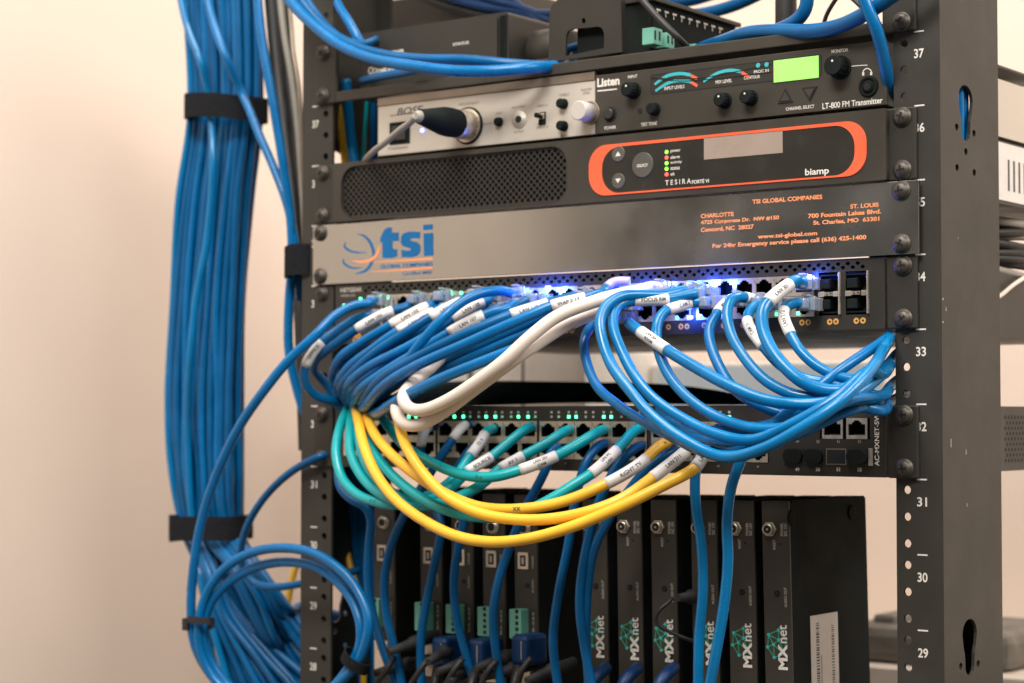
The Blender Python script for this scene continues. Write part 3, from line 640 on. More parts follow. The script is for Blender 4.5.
# sticker, feet on the side of the last unit
g = ORG[lastunit.name]
xs = g.x+9.4+.25
def onside(px, py): return WX(px, py, xs+3)
a = onside(819, 617); b = onside(846, 614); c = onside(822, 690)
st = MB().box(xs, xs+.25, a.y, b.y, c.z-4, a.z, 'label_paper')
sk = st.build('barcode_sticker', lastunit)
bc = MB(); z = a.z-5
random.seed(3)
while z > c.z:
    h_ = random.uniform(.35, 1.2)
    bc.box(xs+.24, xs+.34, a.y+7, a.y+11, z-h_, z, 'ink_dark'); bc.box(xs+.24, xs+.34, b.y-9, b.y-5.5, z-h_*.8-3, z-3, 'ink_dark'); z -= h_+random.uniform(.4, 1.1)
bc.box(xs+.24, xs+.34, a.y+13, a.y+13.8, c.z, a.z-26, 'ink_grey')
bc.build('barcode', sk)
for px, py in ((798, 518), (858, 513)):
    p = WX(px, py, xs); MB().lathe((xs-.1, p.y, p.z), (1, 0, 0), [(0, 5.2), (.9, 4.9), (1.0, 3.6)], 'matt_black', 24).build('rubber_foot', lastunit)
p = WX(868, 566, xs-8)
MB().box(xs-13, xs-4, g.y+106.5, g.y+108, p.z-8, p.z+8, 'terminal_green').build('terminal_block', lastunit)

# ------------------------------------------------------------------ tubes and cables
def crom(P):
    out = []; n = len(P)
    idx = []
    for i in range(n-1):
        a, b, c, d = P[max(0, i-1)], P[i], P[i+1], P[min(n-1, i+2)]
        if i == 0: a = b*2-c
        if i == n-2: d = c*2-b
        L = (c-b).length; k = max(2, int(L/2.6)); idx.append(len(out))
        # centripetal form
        t0 = 0; t1 = t0+max(1e-3, (b-a).length**.5); t2 = t1+max(1e-3, L**.5); t3 = t2+max(1e-3, (d-c).length**.5)
        for j in range(k):
            t = t1+(t2-t1)*j/k
            A1 = a*((t1-t)/(t1-t0))+b*((t-t0)/(t1-t0)); A2 = b*((t2-t)/(t2-t1))+c*((t-t1)/(t2-t1)); A3 = c*((t3-t)/(t3-t2))+d*((t-t2)/(t3-t2))
            B1 = A1*((t2-t)/(t2-t0))+A2*((t-t0)/(t2-t0)); B2 = A2*((t3-t)/(t3-t1))+A3*((t-t1)/(t3-t1))
            out.append(B1*((t2-t)/(t2-t1))+B2*((t-t1)/(t2-t1)))
    idx.append(len(out)); out.append(P[-1].copy())
    for _ in range(2):                                             # gentle smoothing
        out = [out[0]]+[(out[i-1]+out[i]*2+out[i+1])/4 for i in range(1, len(out)-1)]+[out[-1]]
    return out, idx
def sweep(mb, path, r, m, n=12, i0=0, i1=None):
    i1 = len(path)-1 if i1 is None else i1
    path = path[i0:i1+1]
    T = [(path[min(i+1, len(path)-1)]-path[max(i-1, 0)]).normalized() for i in range(len(path))]
    t = Vector((0, 0, 1)) if abs(T[0].z) < .9 else Vector((1, 0, 0)); N_ = (t-T[0]*t.dot(T[0])).normalized()
    vs = []; fs = []
    for i, p in enumerate(path):
        N_ = (N_-T[i]*N_.dot(T[i])).normalized(); B_ = T[i].cross(N_)
        rr = r(i/(len(path)-1)) if callable(r) else r
        for k in range(n):
            q_ = 2*math.pi*k/n; vs.append(p+N_*(rr*math.cos(q_))+B_*(rr*math.sin(q_)))
    for i in range(len(path)-1):
        for k in range(n):
            j = (k+1) % n; fs.append((i*n+k, i*n+j, (i+1)*n+j, (i+1)*n+k))
    mb.add(vs, fs, m, True)
    k0 = len(mb.v)-len(vs); mi = mb._mi(m)
    mb.f.append([k0+i for i in range(n)][::-1]); mb.m.append(mi); mb.sm.append(False)
    mb.f.append([k0+(len(path)-1)*n+i for i in range(n)]); mb.m.append(mi); mb.sm.append(False)
def tube_text(mb, path, ic, r, body, h, m='ink_dark', maxlen=None, shift=0.15, bold=.01, twist=0):
    acc = [0]
    for i in range(1, len(path)): acc.append(acc[-1]+(path[i]-path[i-1]).length)
    me = text_mesh(body, bold, th=0)
    bm = bmesh.new(); bm.from_mesh(me); bpy.data.meshes.remove(me)
    vs = bm.verts
    x0 = min(v.co.x for v in vs); x1 = max(v.co.x for v in vs); y0 = min(v.co.y for v in vs); y1 = max(v.co.y for v in vs)
    sc = h/(y1-y0)
    if maxlen and (x1-x0)*sc > maxlen: scx = maxlen/(x1-x0)
    else: scx = sc
    for v in vs: v.co = Vector(((v.co.x-(x0+x1)/2)*scx, (v.co.y-(y0+y1)/2)*sc, 0))
    bmesh.ops.subdivide_edges(bm, edges=[e for e in bm.edges if e.calc_length() > .8], cuts=1)
    bm.verts.index_update()
    ic = max(1, min(len(path)-2, ic)); s0 = acc[ic]
    T0 = (path[ic+1]-path[ic-1]).normalized(); d = 1 if T0.dot(RR) > 0 else -1
    if abs(T0.dot(RR)) < .25: d = 1 if T0.z > 0 else -1
    out = []
    for v in bm.verts:
        s_ = s0+d*v.co.x; i = 1
        while i < len(acc)-1 and acc[i] < s_: i += 1
        f_ = (s_-acc[i-1])/max(1e-6, acc[i]-acc[i-1]); p = path[i-1].lerp(path[i], f_); T = (path[i]-path[i-1]).normalized()*d
        N_ = (PC-p); N_ = (N_-T*N_.dot(T)).normalized(); U_ = N_.cross(T)
        a = v.co.y/r+shift*.5+twist
        out.append(p+N_*((r+.12)*math.cos(a))+U_*((r+.12)*math.sin(a)))
    mb.add(out, [[v.index for v in f.verts] for f in bm.faces], m); bm.free()
def to_world(pts): return [W(p[0], p[1], p[2]) if not isinstance(p, Vector) else p for p in pts]
def plug_mb(tip, d, wide=5.8, hi=4.0, L=11):
    """clear connector sticking out of a port towards d, with its latch"""
    mb = MB(); x, y, z = tip
    mb.box(x-wide, x+wide, y-L, y+2, z-hi, z+hi, 'clear_plastic', .6)
    mb.box(x-wide*.5, x+wide*.5, y-L-7, y-L-.1, z-3.4, z+3.4, 'clear_plastic', 1.2)
    return mb
def cable(name, pts, m='blue_cable', r=3.3, label=None, cat='network cable', group=None, port=None, plug=True, tags=(), marks=(), n=12, latch=1):
    """port: (px,py) on the switch face where the plug enters; pts: photograph pixel + distance in front of the rails"""
    P = to_world(pts); off = 0
    if port:
        t = W(port[0], port[1], -3)
        if plug: P = [Vector((t.x, -9, t.z)), Vector((t.x-.5, -19, t.z))]+P; off = 2
        else: P = [W(pts[0][0]+8, pts[0][1]-3.5, -3)]+P; off = 1
    path, idx = crom(P); mb = MB(); sweep(mb, path, r, m, n)
    c = path[0] if port else path[len(path)//2]
    root = mb.build(name, None, c); _tag(root, label, cat, group)
    if port and plug:
        pl = plug_mb((t.x, -3.6, t.z), None).build('plug', root)
        la = MB(); zz = t.z+latch*4.2
        la.add([(t.x-2.2, -5, zz), (t.x+2.2, -5, zz), (t.x+2.2, -16, zz+latch*1.0), (t.x-2.2, -16, zz+latch*1.0), (t.x-2.2, -5, zz+.8*latch), (t.x+2.2, -5, zz+.8*latch), (t.x+2.2, -16, zz+latch*1.8), (t.x-2.2, -16, zz+latch*1.8)], [(0,1,2,3),(4,7,6,5),(0,4,5,1),(1,5,6,2),(2,6,7,3),(3,7,4,0)], 'clear_plastic')
        la.build('latch', pl)
    def fidx(v):
        v += off; i = int(v); i = max(0, min(len(idx)-2, i)); return int(idx[i]+(idx[i+1]-idx[i])*(v-i))
    for tg in tags:
        a, b, txt = fidx(tg[0]), fidx(tg[1]), tg[2]
        mb = MB(); sweep(mb, path, r+.32, tg[3] if len(tg) > 3 else 'label_paper', 16, a, b); lab = mb.build('printed_label', root)
        L = sum((path[i+1]-path[i]).length for i in range(a, b))
        if txt:
            mb = MB(); lines = txt.split('|')
            for k, t_ in enumerate(lines):
                tube_text(mb, path, (a+b)//2, r+.32, t_, 2.5 if len(lines) == 1 else 2.0, 'ink_dark', L*.82, .15, .02, twist=(.42-.84*k) if len(lines) > 1 else 0)
            mb.build('lettering', lab)
    if marks:
        mb = MB()
        for pos, txt in marks: tube_text(mb, path, fidx(pos), r, txt, 2.4, 'ink_dark', None, .1, .01)
        mb.build('ink_mark', root)
    root['_n'] = 0; del root['_n']
    return root, path
# ------------------------------------------------------------------ right-hand fan of blue cables (upper switch -> inner edge of right post)
GR = 'blue cables sweeping from the upper switch to the right post'
def RF(pts, label, end, **k):
    e = {'hi': [(883, 350, -26), (891, 337, 2), (903, 322, 34), (925, 316, 70)], 'mid': [(882, 374, -24), (890, 364, 2), (902, 352, 34), (925, 346, 70)], 'lo': [(881, 396, -24), (890, 387, 2), (902, 378, 34), (925, 372, 70)], 'low': [(880, 411, -26), (889, 404, 2), (902, 396, 34), (925, 390, 70)]}[end]
    cable('blue_network_cable', pts+e, k.pop('m', 'blue_cable_c'), k.pop('r', 3.35), label, group=GR, **k)
RF([(664, 295, -34), (638, 295, -50), (622, 296, -60), (607, 305, -70), (600, 320, -76), (603, 343, -80), (613, 368, -84), (632, 393, -88), (652, 416, -90), (686, 441, -92), (724, 457, -94), (762, 449, -96), (800, 429, -94), (840, 402, -84), (872, 368, -58)],
   'outermost blue cable of the right fan, looping lowest across the middle of the picture', 'hi', port=(700, 291), r=3.5)
RF([(668, 299, -34), (648, 300, -44), (625, 302, -56), (615, 309, -64), (613, 326, -70), (620, 347, -74), (634, 375, -78), (653, 398, -82), (682, 418, -84), (716, 434, -86), (752, 440, -86), (792, 424, -84), (836, 398, -74), (866, 372, -56)],
   'blue cable just inside the outermost loop of the right fan, white tag at its top', 'mid', port=(712, 294), tags=[(0, 1.6, 'FOCUS RM')])
RF([(597, 322, -30), (586, 334, -44), (584, 350, -52), (596, 385, -60), (617, 404, -66), (641, 420, -72), (672, 437, -78), (704, 452, -82), (735, 455, -84), (770, 443, -82), (812, 420, -74), (850, 400, -56)],
   'thin blue cable hanging furthest left of the right fan below the upper switch', 'lo', port=(628, 318), r=3.1, m='blue_cable')
RF([(629, 323, -48), (641, 332, -56), (667, 350, -64), (695, 367, -68), (730, 386, -72), (766, 400, -72), (812, 404, -68), (852, 396, -50)],
   'blue cable with a white tag slanting down to the right under the white cables', 'mid', tags=[(1, 2, 'LAN 204|ROOM')], r=3.6)
RF([(690, 303, -20), (681, 306, -30), (664, 312, -44), (657, 325, -52), (658, 348, -58), (670, 377, -64), (693, 402, -70), (724, 420, -72), (762, 429, -74), (800, 424, -72), (838, 404, -60)],
   'blue cable of the right fan tagged just below the blue glow, fourth loop along', 'lo', port=(717, 303), tags=[(0, 1.9, 'CAM 3')])
RF([(722, 307, -18), (716, 316, -28), (709, 330, -36), (711, 346, -42), (720, 368, -50), (733, 388, -56), (757, 404, -58), (790, 414, -56), (836, 402, -44)],
   'dark blue cable hanging steeply behind the middle of the right fan', 'low', port=(745, 301), tags=[(-.6, .9, 'AP 12')], m='blue_cable')
RF([(752, 299, -16), (741, 297, -26), (732, 299, -36), (727, 311, -44), (731, 334, -52), (746, 360, -58), (769, 383, -62), (800, 396, -62), (838, 396, -50)],
   'blue cable arching out left of the slanted white tag in the right fan', 'mid', port=(770, 303), tags=[(-.3, .75, 'LAN 118')])
RF([(797, 280, -22), (786, 287, -34), (773, 297, -46), (763, 309, -54), (762, 326, -60), (770, 347, -64), (786, 368, -66), (806, 384, -64), (832, 391, -56), (858, 384, -40)],
   'thick blue cable from the topmost right port, tagged where it bends down', 'mid', port=(812, 284), tags=[(.9, 2.6, 'LAN 301')], r=3.9)
RF([(762, 303, -16), (752, 308, -26), (747, 318, -34), (751, 330, -42), (764, 347, -50), (779, 364, -54), (800, 377, -54), (832, 384, -48)],
   'slim blue cable with a white tag behind the thick one in the right fan', 'lo', port=(783, 305), tags=[(2.2, 4.0, 'CAM 11')], r=3.2)
RF([(799, 303, -20), (788, 305, -30), (783, 313, -38), (791, 335, -46), (799, 349, -50), (814, 364, -50), (840, 377, -46), (866, 378, -36)],
   'rightmost blue cable of the right fan, white tag hanging straight below its port', 'hi', port=(815, 305), tags=[(1.9, 3.2, 'LAN 212')], r=3.2)
for k, (a, b, c, ee, lb) in enumerate((((742, 447), (782, 417), (838, 372), 'hi', 'blue cable climbing straight to the highest point of the right bundle'), ((720, 430), (772, 424), (838, 388), 'mid', 'blue cable hidden in the middle of the right bundle by the post'), ((712, 440), (780, 440), (850, 410), 'low', 'lowest blue cable of the right bundle where it meets the post'))):
    cable('blue_network_cable', [(660, 414-k*4, -30), (690, 428+k*3, -52), (*a, -66), (*b, -62), (*c, -46)]+{'hi': [(890, 336, 2), (904, 320, 34)], 'mid': [(889, 364, 2), (904, 350, 34)], 'low': [(889, 406, 2), (904, 398, 34)]}[ee], 'blue_cable', 3.3, lb, group=GR)

# ------------------------------------------------------------------ left-hand fan (upper switch -> behind the left post)
GL = 'blue cables bunched from the upper switch to the left post'
def LF(pts, label, dx=0, **k):
    e = [(346+dx, 410, 0), (352+dx, 428, 26), (356+dx, 470, 46), (358+dx, 560, 60), (360+dx, 700, 66)]
    cable('blue_network_cable', pts+e, k.pop('m', 'blue_cable'), k.pop('r', 3.3), label, group=GL, **k)
LF([(357, 318, -24), (335, 332, -36), (319, 345, -46), (307, 362, -50), (304, 380, -46), (316, 396, -34), (338, 402, -18)], 'blue cable with a white tag bulging furthest left beyond the left post', port=(388, 315), tags=[(1.9, 3.25, 'OFFICE')], dx=-4, latch=-1)
LF([(410, 305, -18), (388, 312, -32), (357, 329, -42), (333, 346, -44), (317, 358, -40), (314, 370, -26), (326, 384, -10)], 'blue cable with the leftmost slanted white tag under the name plate', port=(426, 300), tags=[(.9, 2.1, 'LAN 101')], dx=-6, m='blue_cable_b')
LF([(438, 303, -14), (423, 308, -26), (391, 325, -40), (362, 342, -46), (342, 356, -46), (333, 374, -34), (338, 392, -12)], 'blue cable with the second slanted white tag from the left', port=(452, 297), tags=[(.95, 2.1, 'LAN 102')], dx=-2, r=3.4)
LF([(440, 309, -20), (429, 314, -28), (398, 331, -44), (374, 348, -50), (350, 366, -48), (338, 384, -38), (343, 398, -12)], 'blue cable with the third slanted white tag from the left', port=(458, 309), tags=[(.95, 2, 'LAN 103')], r=3.3, dx=2, latch=-1)
LF([(470, 299, -18), (457, 303, -26), (430, 317, -40), (405, 333, -50), (376, 352, -56), (353, 372, -54), (341, 388, -40), (347, 403, -12)], 'blue cable crossing high with a white tag below the small green lights', port=(486, 295), tags=[(.9, 2, 'LAN 104')], dx=4, m='blue_cable_b')
LF([(488, 301, -22), (479, 304, -30), (452, 318, -44), (430, 334, -52), (402, 350, -60), (372, 365, -60), (351, 381, -54), (346, 398, -26)], 'blue cable with a long white tag left of the blue glow', port=(504, 297), tags=[(.95, 2, 'LAN 105')], dx=6, r=3.4)
LF([(492, 311, -22), (461, 317, -34), (436, 333, -46), (411, 348, -54), (381, 366, -58), (356, 384, -52), (350, 401, -26)], 'blue cable with a short white tag in the middle of the left bunch', port=(516, 308), tags=[(1, 2, 'LAN 106')], dx=8, latch=-1)
LF([(510, 308, -26), (483, 315, -40), (449, 333, -54), (421, 350, -62), (391, 368, -64), (362, 388, -58), (354, 404, -30)], 'blue cable with a clean white tag below the blue glow', port=(530, 304), tags=[(1, 2.05, 'LAN 107')], dx=10, r=3.5)
LF([(520, 313, -26), (482, 324, -40), (466, 333, -46), (440, 347, -54), (405, 366, -58), (376, 384, -58), (360, 402, -32)], 'blue cable showing only a stub of white tag in the left bunch', port=(540, 309), tags=[(1, 2, '')], dx=12, m='blue_cable_b', latch=-1)
LF([(565, 299, -28), (547, 304, -38), (511, 315, -56), (482, 327, -66), (450, 341, -72), (416, 358, -74), (385, 376, -70), (364, 398, -48)], 'blue cable with a long white tag crossing right of the blue glow', port=(592, 297), tags=[(1, 2, 'LAN 110 AV')], dx=14, r=3.6, m='blue_cable_b')
LF([(603, 293, -40), (585, 298, -48), (552, 306, -60), (535, 313, -66), (503, 327, -74), (463, 345, -80), (420, 364, -82), (386, 384, -74), (366, 406, -50)], 'blue cable running under the lettered tag beside the white cables', port=(622, 289), tags=[(1, 2, 'WAP 2 17')], dx=16, r=3.6)
LF([(612, 309, -40), (598, 312, -48), (572, 323, -62), (535, 341, -76), (492, 358, -84), (440, 379, -88), (402, 398, -82), (378, 413, -56)], 'lowest long blue cable of the left bunch, tagged beside the white cables', port=(635, 305), tags=[(1, 2, 'MULTI AV')], dx=22, r=3.7)
LF([(505, 291, -26), (486, 292, -40), (465, 300, -54), (445, 316, -66), (424, 339, -72), (409, 358, -72), (394, 376, -64), (374, 392, -46)], 'blue cable diving steeply across the others in the left bunch', port=(525, 294), dx=8, r=3.4, plug=True)
for k, (pt, a, b, c, d) in enumerate((((436, 311), (405, 322), (372, 337), (352, 352), (345, 378)), ((545, 300), (500, 318), (440, 350), (385, 374), (356, 392)), ((556, 310), (515, 324), (455, 352), (400, 382), (366, 398)), ((574, 307), (540, 318), (480, 345), (420, 372), (380, 396)), ((470, 309), (430, 326), (392, 346), (362, 362), (342, 388)), ((497, 311), (460, 325), (415, 352), (380, 376), (352, 396)), ((600, 308), (560, 320), (505, 343), (445, 370), (392, 400)))):
    cable('blue_network_cable', [(*a, -28), (*b, -36), (*c, -38), (*d, -30), (352+k*3, 410, -4), (355+k*3, 430, 30), (357+k*4, 520, 58), (358+k*4, 700, 70)], 'blue_cable_b', 3.2, 'dark blue cable lying under the others in the left bunch', group=GL, port=pt, latch=-1)

# the one long cable that leaves the fan and is coiled at the lower left
coil = [(371, 303, -22), (356, 305, -30), (336, 315, -42), (316, 335, -54), (288, 361, -62), (263, 392, -64), (241, 424, -62), (224, 457, -60), (209, 495, -57), (199, 532, -54), (193, 572, -52), (191, 610, -50), (194, 642, -48), (206, 668, -44), (228, 692, -40), (265, 708, -38), (305, 702, -40), (338, 684, -44), (360, 658, -46), (369, 624, -46), (360, 594, -44), (338, 568, -42), (310, 552, -42), (280, 548, -44), (248, 554, -46), (222, 571, -48), (206, 595, -50), (199, 622, -52), (200, 648, -50), (212, 676, -46), (240, 700, -42), (280, 712, -40), (318, 700, -42), (346, 672, -42), (360, 645, -40), (359, 618, -38), (345, 590, -34), (318, 568, -34), (288, 562, -36), (256, 567, -38), (228, 583, -42), (210, 604, -46), (204, 625, -48), (208, 655, -44), (226, 683, -38), (250, 705, -34)]
cr_, cpath = cable('blue_network_cable', coil, 'blue_cable', 3.5, 'long blue cable leaving the left bunch, coiled and tied at the lower left', port=(386, 301))
zt_ = thing('cable_tie', 'small black tie round the loops of the coil, left of the left post', 'cable tie', W(198, 624, -48))
zp = [W(190, 619, -56), W(199, 621, -58), (W(210, 621, -54)), W(214, 622, -46), W(208, 627, -40), W(194, 629, -42), W(188, 625, -50), W(190, 619, -56)]
def flatband(mb, P, wz, th, m):
    path, _ = crom(P); vs = []; fs = []; cen = sum(path, Vector())/len(path)
    for p in path:
        o_ = (p-cen).normalized()*th; up_ = Vector((0, 0, wz/2))
        vs += [p-up_, p+up_, p+up_+o_, p-up_+o_]
    n = len(path)
    for i in range(n-1):
        for k in range(4): j = (k+1) % 4; fs.append((i*4+k, i*4+j, i*4+4+j, i*4+4+k))
    mb.add(vs, fs, m)
mb = MB(); flatband(mb, zp, 5.0, 1.0, 'rubber'); mb.build('strap', zt_)
p = W(187.5, 624, -52); MB().box(p.x-3, p.x+2.6, p.y-3, p.y+3, p.z-4.6, p.z+4.4, 'rubber', .5).build('buckle', zt_)
vz = thing('hook_and_loop_tie', 'black fabric tie round the coil at its lower right', 'cable tie', W(357, 664, -44))
zc = W(356, 661, -43)
ax_ = (W(364, 640, -44)-W(347, 678, -44)).normalized(); e1 = ax_.cross(Vector((0, 1, 0))).normalized(); e2 = ax_.cross(e1)
mb = MB(); vs = []; fs = []
for i in range(25):
    t = 2*math.pi*i/24; o_ = e1*math.cos(t)*10.5+e2*math.sin(t)*7.5
    vs += [zc+o_-ax_*4, zc+o_+ax_*4, zc+o_*1.12+ax_*4, zc+o_*1.12-ax_*4]
for i in range(24):
    for k in range(4): j = (k+1) % 4; fs.append((i*4+k, i*4+j, i*4+4+j, i*4+4+k))
mb.add(vs, fs, 'velcro'); mb.build('strap', vz)

cable('blue_network_cable', [(345, 447, 20), (333, 454, 10), (322, 456, -6), (297, 468, -8), (270, 491, -8), (250, 520, -6), (241, 548, -2), (243, 570, 4), (254, 583, 8), (275, 587, 10), (300, 584, 14), (334, 576, 24), (360, 570, 40)], 'blue_cable_b', 2.9, 'thin dark blue cable curving out left of the post above the coil')

# ------------------------------------------------------------------ white cables and the lilac latch
cable('white_network_cable', [(640, 291, -46), (622, 294, -56), (590, 303, -72), (556, 317, -84), (530, 337, -94), (504, 361, -102), (476, 382, -106), (450, 399, -108), (425, 410, -106), (409, 408, -98), (403, 397, -88), (412, 384, -72), (430, 368, -56), (448, 352, -30), (470, 345, 10)], 'white_cable', 4.2, 'upper white cable curving down left from the upper switch to a hooked bend', 'network cable', 'pair of white cables', port=(668, 289), tags=[(-.9, .1, 'A 2')])
cable('white_network_cable', [(634, 300, -40), (600, 309, -54), (571, 322, -68), (545, 339, -80), (520, 356, -90), (497, 373, -94), (470, 393, -98), (450, 408, -100), (431, 420, -100), (413, 426, -96), (400, 420, -88), (396, 407, -78), (404, 396, -64), (425, 376, -40), (440, 360, -5)], 'white_cable', 4.0, 'lower white cable ending in the lowest hooked loop above the yellow cables', 'network cable', 'pair of white cables', port=(660, 300))
cable('latch_boot', [(630, 281.5, -14), (617, 281, -18), (609, 284, -22), (605, 291, -26), (606, 297, -30)], 'lilac_cable', 3.0, 'small lilac hook of plastic standing above the white cables', 'plug boot')

# ------------------------------------------------------------------ teal cables of the lower switch
GT = 'teal cables of the lower switch'
def TE(pts, port, label, tags=(), marks=(), r=3.4, end=None):
    e = end or [(354, 400, -6), (352, 388, 14), (352, 370, 40)]
    cable('teal_network_cable', pts+e, 'teal_cable', r, label, group=GT, port=port, plug=False, tags=tags, marks=marks)
TE([(486, 432, -18), (480, 443, -28), (468, 459, -42), (458, 474, -52), (441, 489, -60), (420, 499, -66), (398, 505, -70), (376, 502, -70), (355, 493, -66), (341, 476, -60), (336, 453, -52), (340, 427, -36), (347, 410, -22)], (500, 425), 'outermost teal cable, looping furthest left and past the left post', tags=[(.4, 1.9, 'TV 4')], marks=[(7, 'X X')])
TE([(524, 430, -16), (507, 444, -28), (491, 457, -40), (467, 472, -54), (452, 487, -62), (432, 499, -68), (410, 500, -72), (388, 490, -70), (368, 468, -62), (359, 440, -48), (359, 418, -32)], (538, 424), 'teal cable with its white tag under the second lit teal plug', tags=[(2, 3, 'SOURCE')], end=[(361, 404, -14), (362, 390, 14), (364, 370, 40)])
TE([(562, 433, -16), (545, 444, -28), (523, 456, -40), (500, 469, -52), (478, 487, -64), (450, 500, -70), (420, 506, -74), (392, 500, -74), (366, 482, -66), (351, 455, -56), (350, 430, -42)], (575, 427), 'teal cable entering the middle of the lower switch, tag half hidden', tags=[(2, 3, 'AV 1')], end=[(352, 410, -20), (354, 394, 12), (356, 374, 40)])
TE([(596, 433, -18), (578, 444, -32), (556, 456, -46), (520, 470, -62), (492, 477, -70), (464, 475, -72), (432, 463, -66), (405, 446, -52), (388, 426, -34)], (608, 427), 'teal cable with black handwriting and a long white tag lying across the others', tags=[(2, 3, 'LAN 201|CAM')], marks=[(4.4, 'X-x')], r=3.5, end=[(378, 410, -14), (372, 396, 14), (368, 376, 40)])
TE([(633, 432, -18), (617, 450, -36), (591, 474, -56), (575, 484, -64), (546, 502, -74), (515, 515, -80), (478, 517, -84), (446, 510, -86), (415, 494, -82), (388, 471, -72), (370, 446, -56), (364, 424, -36)], (645, 425), 'rightmost teal cable, its tag beside the yellow cables', tags=[(1, 2, 'UPS PC|LAN')], r=3.5, end=[(364, 406, -16), (366, 390, 14), (368, 370, 40)])

# ------------------------------------------------------------------ yellow cables
GY = 'yellow cables of the lower switch'
def YE(pts, port, label, tags=(), marks=(), r=3.5, end=None):
    e = end or [(354, 400, -10), (352, 388, 14), (352, 370, 40)]
    cable('yellow_network_cable', pts+e, 'yellow_cable', r, label, group=GY, port=port, plug=False, tags=tags, marks=marks)
YE([(706, 450, -54), (695, 468, -66), (664, 485, -78), (622, 506, -90), (574, 526, -98), (532, 538, -102), (493, 542, -104), (459, 537, -104), (426, 522, -100), (396, 500, -94), (376, 474, -84), (364, 446, -70), (359, 424, -52)], None, 'lowest yellow cable, hanging furthest down across the video units', tags=[(.05, 1.0, 'LAN 9')], r=3.6)
YE([(668, 441, -26), (656, 449, -36), (640, 464, -50), (606, 484, -66), (562, 502, -78), (519, 509, -86), (480, 507, -90), (446, 494, -90), (423, 480, -88), (396, 459, -80), (377, 438, -64), (369, 422, -48)], (684, 430), 'yellow cable with the tag reading RIGHT TV', tags=[(1.7, 3.0, 'RIGHT TV')], marks=[(.5, 'x)'), (5, 'xx')], r=3.5, end=[(366, 404, -16), (364, 390, 14), (364, 370, 40)])
YE([(697, 440, -30), (685, 452, -42), (652, 478, -64), (620, 500, -82), (580, 514, -92), (532, 520, -98), (482, 514, -102), (447, 497, -102), (423, 473, -98), (408, 450, -92), (400, 428, -78)], (714, 432), 'yellow cable tagged just below the RIGHT TV tag, rising behind the white hook', tags=[(1, 2, 'LAN 211')], r=3.6, end=[(400, 408, -50), (406, 392, -10), (410, 380, 30)])

# ------------------------------------------------------------------ blue cables of the lower switch, dropping in front of the video units
GD = 'blue cables hanging in front of the upright video units'
def DR(pts, label, port=None, r=3.1, m='blue_cable_b', tags=()):
    cable('blue_network_cable', pts, m, r, label, group=GD, port=port, plug=False, tags=tags)
DR([(338, 470, -22), (340, 487, -26), (352, 500, -26), (366, 507, -22), (371, 520, -18), (369, 545, -16), (368, 575, -16), (371, 605, -14), (380, 640, -14), (396, 685, -12), (405, 710, -10)], 'hanging blue cable nearest the left post', r=3.2)
DR([(461, 428, -18), (450, 443, -28), (437, 462, -30), (425, 482, -28), (408, 508, -22), (393, 540, -18), (385, 575, -18), (386, 612, -16), (396, 655, -14), (405, 700, -12)], 'hanging blue cable second from the left, bowed beside the leftmost video unit', (468, 423), tags=[(-.5, .8, '')])
DR([(425, 430, -20), (421, 446, -22), (420, 468, -14), (432, 500, -12), (441, 525, -14), (436, 556, -16), (427, 599, -16), (421, 639, -14), (422, 700, -12)], 'hanging blue cable third from the left', (432, 424), tags=[(-.3, 1, '')])
DR([(470, 450, -16), (458, 468, -22), (452, 492, -16), (463, 520, -12), (459, 542, -14), (454, 576, -16), (456, 615, -14), (466, 655, -12), (478, 700, -10)], 'hanging blue cable fourth from the left, in front of a pale green connector', (480, 446))
DR([(552, 450, -8), (546, 469, -14), (527, 506, -20), (513, 538, -22), (499, 579, -22), (493, 615, -20), (496, 652, -18), (503, 700, -16)], 'hanging blue cable slanting past the fully visible green connector', (560, 440))
DR([(597, 447, -16), (587, 460, -24), (580, 480, -28), (574, 506, -28), (568, 546, -28), (558, 596, -26), (553, 642, -24), (560, 700, -22)], 'hanging blue cable left of the first printed logo', (612, 450))
DR([(634, 449, -18), (620, 462, -26), (606, 486, -32), (597, 508, -34), (588, 540, -34), (581, 580, -34), (580, 612, -32), (585, 650, -30), (595, 700, -28)], 'hanging blue cable crossing the leftmost printed logo', (648, 450))
DR([(673, 451, -16), (650, 466, -28), (628, 492, -34), (609, 519, -34), (594, 550, -32), (588, 585, -30), (586, 640, -26), (590, 700, -24)], 'hanging blue cable from beneath the RIGHT TV tag', (690, 452))
DR([(706, 445, -20), (698, 458, -28), (695, 480, -30), (696, 508, -30), (701, 540, -28), (703, 589, -28), (699, 639, -26), (698, 700, -26)], 'straight hanging blue cable second from the right', r=3.3, m='blue_cable_c')
DR([(748, 440, -30), (742, 458, -36), (732, 484, -40), (727, 522, -40), (728, 560, -40), (724, 605, -38), (713, 668, -36), (706, 705, -34)], 'straight hanging blue cable furthest right', r=3.4, m='blue_cable_c')

for k, (x_, y_) in enumerate(((248.5, 34), (248.8, 41), (248.5, 48), (247.5, 27))):
    cable('blue_network_cable', [Vector((x_-2, y_-8, 330)), Vector((x_, y_-3, 250)), Vector((x_, y_, 190)), Vector((x_, y_, 140)), Vector((x_-1, y_, 60)), Vector((x_-3, y_, -20))], 'blue_cable', 3.5, 'blue cable inside the right post, seen through its upper keyhole slot', group='blue cables inside the right post', n=10)
for k, (x_, y_) in enumerate(((239, 56), (243, 64), (241, 73), (237, 80))):  # added black filler standing in for the dark interior behind the lower slot
    cable('black_cable', [Vector((x_-2, y_, -60)), Vector((x_, y_, -130)), Vector((x_, y_-1, -200)), Vector((x_-2, y_, -320))], 'black_cable', 4.6, 'black cable added inside the right post to darken its lower keyhole slot', 'cable', 'black cables added to darken the lower keyhole slot', n=10)
